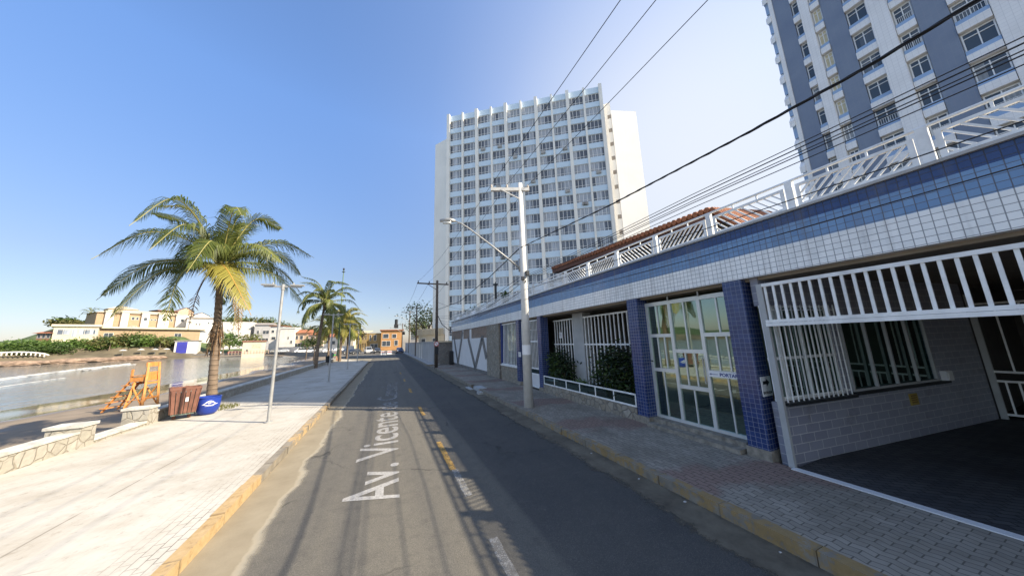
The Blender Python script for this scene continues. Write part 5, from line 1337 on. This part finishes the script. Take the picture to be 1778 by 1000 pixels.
# palms and trees of the headland
def far_palm(label, loc, h, seed, s_=1., L=3.0, lean=.3):
    t = palm_generic(seed, h, label, ['frond'], lean, 15, L); t['group'] = 'palms on the far shore'; t['category'] = 'palm tree'; t.location = loc; return t
fp = far_palm('tall palm on the hilltop left of the striped hotel', at(-32.35,275,15.5), 9.0, 41, 1., 4.6)
def far_tree(label, loc, h, rad, seed, mats=('leafA',), n=900, size=.5, group='broad trees on the far shore', cl=12, trunkr=.28):
    r = random.Random(seed); t = thing('broad_tree', label, 'tree', loc, 0, group)
    P = MB(); P.tube([(0,0,-.5),(.1,0,h*.3),(r.uniform(-.3,.3),r.uniform(-.3,.3),h*.6)],[trunkr,trunkr*.75,trunkr*.45],7)
    for i in range(5):
        a_ = i*1.256+r.uniform(-.3,.3); P.tube([(.05,0,h*(.38+.03*i)),(rad[0]*.4*math.cos(a_),rad[1]*.4*math.sin(a_),h*.62),(rad[0]*.75*math.cos(a_),rad[1]*.75*math.sin(a_),h*.78)],[trunkr*.5,trunkr*.3,trunkr*.12],5)
    P.build('trunk', M['bark'], t)
    P = MB(); P.leaves((0,0,h-rad[2]*.8),rad,n,size,r,cl,.46,len(mats)); P.build('crown', [M[m] for m in mats], t); return t
for i, (a_, d_, z, h, rd, mt, lb) in enumerate((
    (-31.2,238,2.6,7.0,(4.5,4,3.0),('leafO','leafA'),'olive green tree at the left of the shore trees, below the hotel terrace'),
    (-30.0,240,2.4,8.5,(5,4,3.6),('leafA','leafO'),'dark green tree second in the row below the hotel terrace'),
    (-28.7,239,2.2,9.3,(5,4,4.0),('leafA','leafB'),'tallest green tree below the middle of the hotel terrace'),
    (-27.5,240,2.0,8.8,(4.6,4,3.6),('leafO','leafB'),'yellowish green tree right of the tallest shore tree'),
    (-26.4,238,1.6,7.2,(4,3.6,3.0),('leafO','leafA'),'smaller olive tree next to the blue beach hut'))):
    far_tree(lb, at(a_,d_,z), h, rd, 60+i, mt, 1300, .55)
far_palm('small palm among the shore trees left of the middle', at(-30.6,234,2.), 6.2, 43, 1., 2.8)
far_palm('small pale palm just in front of the tallest shore tree', at(-26.9,233,1.8), 6.0, 44, 1., 2.8)
# buildings of the headland
house('small open terrace under a red roof at the left end of the restaurant', at(-35.15,247), at(-34.35,245), 7, 9.2, 12.1, 'wbrown', [(.05,.3,.25,.95),(.36,.62,.25,.95),(.68,.95,.25,.95)], 'hip','terra',1.0,1.4, name='open_pavilion', cat='pavilion', wmat='farpane', frame='tblue' if False else 'wgrey')
house('cream flat roofed restaurant with wide windows above the hedge', at(-34.3,244), at(-31.55,243), 12, 8.4, 15.1, 'wcream', [(.08,.34,.45,.80),(.40,.50,.30,.80),(.56,.94,.46,.80)], 'flat','wcream',.7,1.0, name='restaurant', cat='restaurant', wmat='appane')
house('long shaded terrace with a cream roof slab below the striped hotel', at(-31.5,248), at(-23.6,262), 10, 6., 14.6, 'wtan', [(.04,.12,.35,.75),(.70,.78,.35,.75)], 'flat','wcream',1.5,.9, name='terrace_hall', cat='building')
def bays(t, W, H):
    for u0, u1 in ((.07,.15),(.22,.29),(.42,.50),(.60,.72),(.80,.95)):
        P = MB(); P.box(u0*W,u1*W,-1.2,-.001,0,H+.3); b_ = P.build('white_bay', M['wwhite'], t)
        Q = MB(); Q.box(u0*W-.3,u1*W+.3,-1.5,.4,H+.302,H+.8); Q.build('bay_cap', M['wcream'], b_)
        if u0 > .4:
            Q = MB(); c = (u0+u1)/2*W; Q.box(c-.6,c+.6,-1.25,-1.201,H*.60,H*.78); Q.build('window', M['farpane'], b_)
house('long hotel block with alternating white bays and tan walls on the headland', at(-31.9,262), at(-24.6,272), 14, 14.5, 23.6, 'wtan', [(.325,.36,.62,.8),(.37,.40,.62,.8),(.325,.36,.08,.26),(.37,.39,.08,.26),(.52,.55,.62,.72),(.56,.59,.62,.72),(.52,.55,.1,.2),(.56,.59,.1,.2),(.74,.77,.6,.75)], 'hip','roofbeige',.8,2.2, bays, name='hotel', cat='hotel')
house('cream stepped roof block above the striped hotel', at(-31.2,268), at(-29.1,270), 8, 24., 26.2, 'wcream', (), 'hip','roofbeige',.6,2.0, name='roof_block', cat='building')
house('brown roofed house above the right half of the striped hotel', at(-27.5,285), at(-26.0,288), 8, 20., 27.6, 'wbrown', [(.2,.7,.7,.9)], 'flat','roofbrown',.8,.5)
house('cream villa with an orange gable behind the right end of the hotel', at(-25.9,292), at(-24.5,294), 9, 18., 28.5, 'wpeach', [(.1,.25,.5,.65),(.6,.75,.6,.75)], 'gable_front','roofbrown',.4,2.6)
house('white gabled villa with a brown roof right of the cream villa', at(-24.45,290), at(-23.0,292), 9, 16., 25.5, 'wwhite', [(.2,.35,.6,.75)], 'gable_front','roofbrown',.4,2.4)
house('long white building with small windows right of the striped hotel', at(-25.0,262), at(-22.3,262), 8, 7., 21.5, 'wwhite', [(.08,.14,.78,.86),(.3,.36,.72,.80),(.42,.48,.72,.8),(.72,.78,.78,.86),(.86,.92,.76,.84),(.3,.7,.42,.48)], 'flat','roofgrey',.5,.8, name='white_building', cat='building')
def bluedoor(t, W, H):
    P = MB(); P.box(.1*W,.55*W,-.12,-.005,0,H*.92); P.build('blue_door', M['wblue'], t)
house('white beach hut with tall blue doors at the end of the shore trees', at(-25.7,232), at(-23.7,230), 6, 1.2, 7.4, 'wwhite', (), 'flat','roofgrey',.4,.4, bluedoor, name='beach_hut', cat='hut')
# far hill of trees behind the town
for i, (a_, d_, z, h, rd, lb) in enumerate(((-33.4,300,15,7,(7,5,3.4),'pale green bush on the hilltop left of the hilltop palm'),(-20.5,330,16,13,(13,8,6),'wooded hillside crown behind the large white house'),(-17.6,330,15,12,(13,8,6),'wooded hillside crown above the stepped white houses'),(-14.6,330,13,11,(12,8,5),'wooded hillside crown behind the near lamp post'),(-11.2,330,11,10,(12,8,5),'wooded hillside crown right of the near lamp post'),(-8.,320,9,9,(12,8,4.5),'low wooded hillside crown behind the second palm'))):
    far_tree(lb, at(a_,d_,z), h, rd, 80+i, ('leafA','leafO'), 1100, 1.0, 'trees on the hill behind the town')
mb = MB(); prof2 = [(240,-.5),(262,4),(290,12),(330,17),(420,0)]
azs = [-24.5+1.5*i for i in range(15)]
for a_ in azs:
    s_ = max(.0, min(1., (-3-a_)/16.))
    for d_, z in prof2: mb.v.append(tuple(at(a_, d_, max(-.4, z*s_ + rh.uniform(-.4,.4)))))
for j in range(len(azs)-1):
    for i in range(4): mb.f.append((j*5+i,(j+1)*5+i,(j+1)*5+i+1,j*5+i+1)); mb.mi.append(0)
struct('hill', mb, M['hillgreen'])
# town behind the sea wall
house('large plain white house on the slope behind the date palm', at(-22.1,228), at(-18.6,224), 10, 4.5, 17.2, 'wwhite', [(.3,.34,.62,.7),(.42,.46,.64,.72),(.62,.67,.66,.74),(.35,.4,.32,.4),(.56,.61,.36,.44)], 'flat','wwhite',.1,.3)
house('grey and white stepped house with a wide balcony', at(-18.2,222), at(-16.3,220), 9, 3., 15.6, 'wgrey', [(.15,.3,.6,.75),(.5,.9,.58,.75),(.1,.9,.25,.4)], 'gable','roofgrey',.6,1.4)
house('tall white house with a tiled top floor just left of the near lamp post', at(-16.4,200), at(-14.9,198), 9, 1.5, 13.6, 'wwhite', [(.1,.35,.72,.84),(.5,.9,.72,.86),(.15,.5,.42,.55),(.6,.8,.15,.35)], 'flat','roofbrown',.5,.5)
house('plain white house with blank walls right of the near lamp post', at(-15.2,185), at(-13.4,183), 9, 1., 11.6, 'wwhite', [(.55,.65,.5,.62),(.75,.9,.3,.45)], 'flat','wwhite',.3,.6)
house('house with a terracotta roof and balcony beside the plain white house', at(-13.5,185), at(-11.7,183), 9, 1., 9.4, 'wpeach', [(.1,.35,.6,.85),(.45,.7,.6,.85),(.1,.8,.15,.4)], 'gable','terra',.8,1.8)
house('pink house with a brown tiled roof behind the second palm trunk', at(-11.6,178), at(-9.6,176), 9, 1., 8.2, 'wpink', [(.15,.4,.55,.8),(.6,.85,.55,.8)], 'hip','terra',.7,1.6)
house('white house with a peach gable between the second palm and the mast', at(-9.4,165), at(-7.4,162), 9, .6, 6.6, 'wwhite', [(.1,.3,.5,.75),(.55,.8,.4,.7)], 'gable','terra',.6,1.6)
house('cream low house right of the tall green mast', at(-7.2,160), at(-5.2,157), 9, .6, 7.8, 'wcream', [(.1,.35,.55,.8),(.5,.85,.15,.6)], 'flat','wpeach',.4,.6)
P = MB(); P.bar(at(-15.2,176,1.5),at(-9.8,150,1.3),.3,2.2); P.bar(at(-9.8,150,1.3),at(-5,140,1.2),.3,2.0); solo('white_garden_wall', P, M['wwhite'], 'long white garden wall behind the row of parked cars', 'wall', loc=at(-11,155,0))
far_tree('round green tree behind the kiosk at its left', at(-20.6,190,1.), 8.2, (4.5,4,3.2), 95, ('leafA','leafB'), 900, .5)
far_tree('low green tree between the kiosk and the large white house', at(-19.0,196,1.), 7.4, (4.5,4,2.8), 96, ('leafA','leafO'), 800, .5)
far_palm('date palm with stiff fronds standing behind the kiosk', at(-17.9,172,.6), 6.2, 97, 1., 3.4, .1)
far_palm('low palm left of the kiosk by the sea wall', at(-21.2,176,.6), 4.6, 98, 1., 3.0, .1)
# kiosk
def kiosk_x(t, W, H):
    P = MB(); P.box(.17*W,.24*W,-.06,-.003,.1,H*.36); P.build('doorway', M['farpane'], t)
    P = MB(); r = random.Random(3)
    for i in range(4):
        z = H*(.78-.12*i); x = W*(.38+.03*r.random())
        pts = [(x+.22*j,-.03,z+r.uniform(-.12,.12)) for j in range(int(12+4*r.random()))]; P.tube(pts,.05,4)
    P.build('wall_lettering', M['wpeach'], t)
    P = MB(); P.box(0,W,-.08,-.003,0,.7); P.build('pink_plinth', M['wpink'], t)
house('small cream kiosk with a brown roof and faint red wall lettering by the sea wall', at(-19.25,163), at(-16.75,163), 7, .5, 5.1, 'wcream', (), 'flat','roofbrown',.3,.6, kiosk_x, name='kiosk', cat='kiosk')
P = MB()
for i in range(14):
    p = at(-20.6+.33*i, 163-.5*i, .3); P.box(p.x-.08,p.x+.08,p.y-.08,p.y+.08,.2,1.7)
P.bar(at(-20.6,163,1.6),at(-16.3,156.4,1.6),.1,.15); P.bar(at(-20.6,163,.9),at(-16.3,156.4,.9),.1,.15)
solo('terrace_fence', P, M['wpeach'], 'low salmon coloured post fence in front of the kiosk', 'fence', loc=at(-18.5,160,0))
# orange building closing the street
def orange_x(t, W, H):
    P = MB(); P.box(.0,.44*W,-1.3,-.01,H*.44,H*.52); P.box(.0,.44*W,-1.3,-1.2,H*.52,H*.64); P.build('balcony', M['wyellow'], t)
    P = MB()
    for i in range(7): x = .01*W+.43*W*i/6; P.box(x-.12,x+.12,-1.3,-1.06,0,H*.44); P.box(x-.1,x+.1,-1.3,-1.06,H*.64,H)
    P.build('balcony_post', M['wyellow'], t)
    P = MB(); P.box(-.5,.47*W,-1.8,8,H+.3,H+.55); o = P.build('sloping_roof', M['roofbeige'], t); o.rotation_euler = (R(6),0,0)
house('yellow ochre two storey house with a long balcony at the end of the street', at(-4.6,131), at(-.9,129), 10, 0, 6.9, 'wyellow', [(.04,.12,.56,.9),(.18,.26,.56,.9),(.30,.40,.56,.9),(.52,.6,.56,.9),(.7,.82,.56,.9),(.05,.2,.06,.4),(.28,.42,.06,.4),(.56,.9,.08,.4)], None, extra=orange_x, name='balcony_house')
house('bright orange two storey house with teal shutters at the end of the street', at(-.85,126), at(2.75,126), 10, 0, 7.7, 'worange', [(.08,.36,.60,.84),(.5,.72,.6,.82),(.05,.45,.2,.48),(.62,.8,.22,.5)], 'flat','terra',.5,.35, name='orange_house', wmat='farpane')
P = MB(); P.lathe([(0,0),(.6,0),(.6,2.),(0,2.2)],(0,0,0),10); P.box(-.8,.8,-.8,.8,-1.5,0); o = P.build('roof_tank', M['darkmetal'], None); o.location = at(1.6,128,10.2); tag(o,'dark water tank standing on the roof of the orange house','water tank')
# right side beyond the side street
P = MB(); P.box(5.05,5.3,34.1,88,-.1,2.5); P.box(4.98,5.38,34.1,88,2.5,2.6); solo('rendered_wall', P, M['wgrey'], 'long plain grey wall running up the right pavement past the side street', 'wall', loc=(5.2,60,0))
P = MB(); P.box(5.0,14,33.7,34.05,-.1,2.45); w = solo('stone_corner_wall', P, M['greystone'], 'rubble stone wall with a pale coping facing the side street', 'wall', loc=(6,33.9,0))
P = MB(); P.box(4.95,14,33.62,34.09,2.452,2.62); P.build('coping', M['wcream'], w, org=w.location)
P = MB(); P.box(5.0,5.04,45.6,46.8,.12,2.3); P.box(5.0,5.04,48.6,49.6,.12,2.3); o = solo('wall_gate', P, M['wwhite'], 'pale metal doors set in the long grey wall', 'gate', loc=(5.02,47,.1))
def balus(t, W, H):
    P = MB(); P.box(-.1,W+.1,-.4,-.2,H+.9,H+1.1); P.build('balustrade_rail', M['wcream'], t)
    P = MB()
    for i in range(20): x = W*i/19; P.box(x-.09,x+.09,-.38,-.22,H,H+.9)
    P.build('balusters', M['wcream'], t)
house('low cream house with a white balustrade above the long grey wall', at(5.6,58), at(10.2,54), 10, 0, 3.9, 'wcream', [(.1,.3,.5,.85),(.55,.75,.5,.85)], None, extra=balus)
house('grey roofed house behind the bare tree', at(4.2,92), at(9.6,90), 10, 0, 6.0, 'wgrey', [(.2,.4,.6,.85),(.6,.8,.6,.85)], 'hip','roofgrey',.8,2.)
far_tree('spreading tree with sparse olive leaves above the long grey wall', Vector((8.3,66,0)), 10.6, (4.6,4,3.0), 110, ('leafO','leafA'), 1500, .26, 'trees beyond the side street', 16, .3)
far_tree('darker lower tree behind the sparse olive tree', Vector((7.6,84,0)), 8.8, (3.2,3.2,2.6), 111, ('leafA','leafO'), 900, .3, 'trees beyond the side street', 12, .26)
# small trees at the bend of the bay
far_tree('small dark tree on the sand left of the second palm', Vector((-19.0,92,-.4)), 4.6, (1.7,1.7,1.3), 120, ('leafA',), 420, .25, 'small trees at the bend of the beach', 8, .14)
far_tree('small dark tree on the sand nearest the second palm trunk', Vector((-15.8,84,-.4)), 5.0, (1.9,1.9,1.4), 121, ('leafA','leafO'), 460, .25, 'small trees at the bend of the beach', 8, .14)

# ================================================================ CARS
def car(paint, label, van=False):
    t = thing('parked_car', label, 'car', (0,0,0), 0, 'cars parked round the bay')
    Hh = 1.85 if van else 1.46
    lower = [(-2.1,.35),(-2.12,.75),(-2.0,.93),(-.95,1.0),(1.9,.98 if not van else 1.1),(2.1,.8),(2.12,.4),(1.9,.25),(-1.95,.25)]
    cabin = [(-1.0,.98),(-.3,Hh-.04),(.2,Hh),(1.2,Hh-.03),(1.85,.98)] if not van else [(-1.5,1.0),(-.9,Hh-.05),(-.3,Hh),(1.9,Hh-.02),(2.02,1.0)]
    def loft(prof, wb, wt, zmax, zmin):
        P = MB(); n = len(prof); vs = []
        for s_ in (-1,1):
            for x, z in prof:
                w = lerp(wb,wt,max(0,min(1,(z-zmin)/(zmax-zmin)))); vs.append((x,s_*w,z))
        P.add(vs, [tuple(range(n)), tuple(range(2*n-1,n-1,-1))] + [(i,n+i,n+(i+1)%n,(i+1)%n) for i in range(n)]); return P
    b = loft(lower,.86,.82,1.0,.25).build('body', M[paint], t); md = b.modifiers.new('Bevel','BEVEL'); md.width = .06; md.segments = 2
    c = loft(cabin,.80,.62,Hh,.98).build('cabin', M[paint], t)
    G = MB()
    for s_ in (-1,1):
        def w(z): return s_*(lerp(.80,.62,(z-.98)/(Hh-.98))+.006)
        a, e = (-.78,1.6) if not van else (-1.25,1.9); z0, z1 = 1.02, Hh-.12
        ta, te = (a+.52,e-.45) if not van else (a+.42,e-.06)
        G.add([(a,w(z0),z0),(e,w(z0),z0),(te,w(z1),z1),(ta,w(z1),z1)],[(0,1,2,3)])
    x0, x1 = cabin[0][0], cabin[1][0]
    G.add([(x0+.06,-.72,1.03),(x0+.06,.72,1.03),(x1-.0,.6,Hh-.1),(x1-.0,-.6,Hh-.1)],[(0,1,2,3)])
    for v in range(len(G.v)-4,len(G.v)): x,y,z = G.v[v]; G.v[v] = (x-.04,y,z+.02)
    x0, x1 = cabin[-1][0], cabin[-2][0]; o = len(G.v)
    G.add([(x0+.0,-.72,1.05),(x0+.0,.72,1.05),(x1+.06,.6,Hh-.12),(x1+.06,-.6,Hh-.12)],[(0,1,2,3)])
    G.build('windows', M['carglass'], t)
    for x in (-1.3,1.3):
        for y in (-.78,.78):
            P = MB(); P.tube([(x,y-.1,.32),(x,y+.1,.32)],.32,14); wl = P.build('wheel', M['tyre'], t)
            Q = MB(); s_ = 1 if y > 0 else -1; Q.tube([(x,y+s_*.1,.32),(x,y+s_*.115,.32)],.19,10); Q.build('rim', M['galv'], wl)
    for y in (-.6,.6):
        P = MB(); P.box(-2.14,-2.05,y-.16,y+.16,.62,.76); P.build('headlight', M['lampglass'], t)
        P = MB(); P.box(2.06,2.14,y-.14,y+.14,.62,.8); P.build('tail_light', M['red'], t)
    return t
CARS = {}
def put(paint, van, az, D, rz, label, z=.05):
    k = (paint, van); p = at(az, D, z)
    if k not in CARS: c = CARS[k] = car(paint, label, van); c.location = p; c.rotation_euler = (0,0,R(rz))
    else: c = dup(CARS[k], p, R(rz), label)
    return c
put('carwhite',True,-2.75,92,100,'white van facing away at the end of the street left of the dark car')
put('cardark',False,-1.35,88,95,'dark car next to the white van at the end of the street')
put('carblue',False,2.35,84,92,'dark blue car parked at the right kerb near the end of the street',.0)
put('carsilver',False,-14.6,164,20,'silver car parked right of the near lamp post beyond the sea wall',.3)
put('carsilver',False,-15.4,168,160,'silver car half hidden behind the near lamp post',.3)
put('carwhite',True,-12.4,142,20,'white van parked left of the small trees across the bay',.2)
put('carwhite',True,-11.2,135,15,'white van parked right of the small trees across the bay',.2)
put('carred',False,-20.0,170,20,'red car parked left of the kiosk beyond the sea wall',.4)
put('carwhite',False,-22.0,180,20,'white car parked at the left end of the line beyond the sea wall',.5)
put('cargrey',False,-9.9,124,25,'grey car parked behind the second palm trunk',.15)
put('cargrey',False,-7.6,112,30,'grey car parked just left of the seated person',.1)
put('cardark',False,-6.0,98,40,'dark car parked right of the seated person',.05)
put('cardark',False,-5.0,90,60,'dark car parked nearest to the yellow ochre house side of the bend',.05)
put('carsilver',False,-6.9,120,200,'silver car parked behind the thin palm trunks',.1)
put('carwhite',False,-8.6,122,200,'white car parked behind the seated person across the road',.15)
# barriers on the road
def barrier(loc, rz, label):
    t = thing('road_barrier', label, 'barrier', loc, rz, 'white barriers on the road')
    P = MB(); P.box(-.6,.6,-.2,.2,0,.12); P.box(-.55,.55,-.08,.08,.12,.85); P.build('barrier_body', M['signwhite'], t)
    P = MB(); P.box(-.5,.5,-.09,-.081,.5,.66); P.build('red_stripe', M['red'], t); return t
b1 = barrier(at(-.35,76,0), .1, 'white plastic barrier left of the pair standing on the far road')
b2 = dup(b1, at(.7,77,0), -.15, 'white plastic barrier right of the pair standing on the far road')
# beach umbrellas and loungers by the shore trees (tiny)
um = thing('beach_umbrella', 'white beach umbrella on the rocks under the olive shore trees', 'beach umbrella', at(-28.3,229,1.6), 0, 'beach umbrellas on the far shore')
P = MB(); P.lathe([(1.3,1.9),(.7,2.2),(.02,2.45)],(0,0,0),10); P.build('canopy', M['wwhite'], um)
P = MB(); P.tube([(0,0,-.5),(0,0,2.4)],.04,5); P.build('pole', M['galv'], um)
for a_, lb in ((-29.6,'white beach umbrella at the left of the far shore group'),(-27.2,'white beach umbrella third from the left on the far shore'),(-26.3,'white beach umbrella next to the blue beach hut')):
    dup(um, at(a_,229,1.5), 0, lb)

# ================================================================ LIGHT, SKY, CAMERA
w = bpy.data.worlds.new('World'); SC.world = w; w.use_nodes = True; nt = w.node_tree
sky = nt.nodes.new('ShaderNodeTexSky'); sky.sky_type = 'NISHITA'; sky.sun_disc = False
EL = math.asin(SUNDIR.z); sky.sun_elevation = EL; sky.sun_rotation = math.atan2(SUNDIR.x, SUNDIR.y)
sky.altitude = 0; sky.air_density = 1.; sky.dust_density = .6; sky.ozone_density = 4.
bg = nt.nodes['Background']; bg.inputs['Strength'].default_value = .118
# a thin bright veil on the sun side of the sky and a dimmed front horizon
def wn(t, **k):
    n = nt.nodes.new(t)
    for a, b in k.items(): setattr(n, a, b)
    return n
geo = wn('ShaderNodeNewGeometry'); inc = wn('ShaderNodeVectorMath', operation='SCALE'); inc.inputs['Scale'].default_value = -1; nt.links.new(geo.outputs['Incoming'], inc.inputs[0])
sp = wn('ShaderNodeSeparateXYZ'); nt.links.new(inc.outputs[0], sp.inputs[0])
rmp = wn('ShaderNodeValToRGB'); nt.links.new(sp.outputs[2], rmp.inputs[0]); cr = rmp.color_ramp
cr.elements[0].position = 0.; cr.elements[0].color = (.44,.38,.39,1); cr.elements[1].position = .6; cr.elements[1].color = (.82,.88,.96,1)
e = cr.elements.new(.2); e.color = (.56,.48,.46,1)
mul = wn('ShaderNodeMix', data_type='RGBA', blend_type='MULTIPLY'); mr = wn('ShaderNodeMapRange'); mr.interpolation_type = 'SMOOTHSTEP'; mr.inputs[1].default_value = -.35; mr.inputs[2].default_value = .15; nt.links.new(sp.outputs[1], mr.inputs[0]); nt.links.new(mr.outputs[0], mul.inputs[0]); nt.links.new(sky.outputs[0], mul.inputs[6]); nt.links.new(rmp.outputs[0], mul.inputs[7])
dt = wn('ShaderNodeVectorMath', operation='DOT_PRODUCT'); nt.links.new(inc.outputs[0], dt.inputs[0]); dt.inputs[1].default_value = (.755,.46,.467)
vr = wn('ShaderNodeValToRGB'); nt.links.new(dt.outputs['Value'], vr.inputs[0]); c2 = vr.color_ramp; c2.interpolation = 'B_SPLINE'
c2.elements[0].position = .52; c2.elements[0].color = (0,0,0,1); c2.elements[1].position = 1.; c2.elements[1].color = (.85,.85,.85,1)
for p_, v_ in ((.72,.055),(.84,.2),(.93,.5)): e = c2.elements.new(p_); e.color = (v_,v_,v_,1)
veil = wn('ShaderNodeMix', data_type='RGBA'); nt.links.new(vr.outputs[0], veil.inputs[0]); nt.links.new(mul.outputs[2], veil.inputs[6]); veil.inputs[7].default_value = (2.9,2.95,3.0,1)
bk = wn('ShaderNodeMapRange'); bk.interpolation_type = 'SMOOTHSTEP'; bk.inputs[1].default_value = -.05; bk.inputs[2].default_value = -.6; bk.inputs[3].default_value = 0.; bk.inputs[4].default_value = .55; nt.links.new(sp.outputs[1], bk.inputs[0])
rear_fill = wn('ShaderNodeMix', data_type='RGBA'); nt.links.new(bk.outputs[0], rear_fill.inputs[0]); nt.links.new(veil.outputs[2], rear_fill.inputs[6]); rear_fill.inputs[7].default_value = (2.6,2.55,2.45,1)  # rear sky whitened, an added fill for the shaded fronts
nt.links.new(rear_fill.outputs[2], bg.inputs['Color'])
sl = bpy.data.lights.new('sun','SUN'); sl.energy = 3.6; sl.angle = R(.53); sl.color = (1,.88,.70)
so = bpy.data.objects.new('sun', sl); COL.objects.link(so); so.rotation_euler = SUNDIR.to_track_quat('Z','Y').to_euler(); so.location = (30,-20,40)
cam = bpy.data.cameras.new('camera'); co = bpy.data.objects.new('camera', cam); COL.objects.link(co); SC.camera = co
cam.sensor_fit = 'HORIZONTAL'; cam.sensor_width = 36; cam.lens = 36*500/1778; cam.clip_start = .05; cam.clip_end = 8000
rt, dn, fw = ((0.918101, -0.395015, -0.032463), (0.040493, 0.174961, -0.983742), (0.394273, 0.90186, 0.176627))
co.matrix_world = Matrix(((rt[0],-dn[0],-fw[0],0),(rt[1],-dn[1],-fw[1],0),(rt[2],-dn[2],-fw[2],2.5),(0,0,0,1)))
SC.view_settings.view_transform = 'Standard'; SC.view_settings.look = 'None'; SC.view_settings.gamma = 1; SC.view_settings.exposure = 1.5
SC.cycles.max_bounces = 8; SC.cycles.transparent_max_bounces = 16
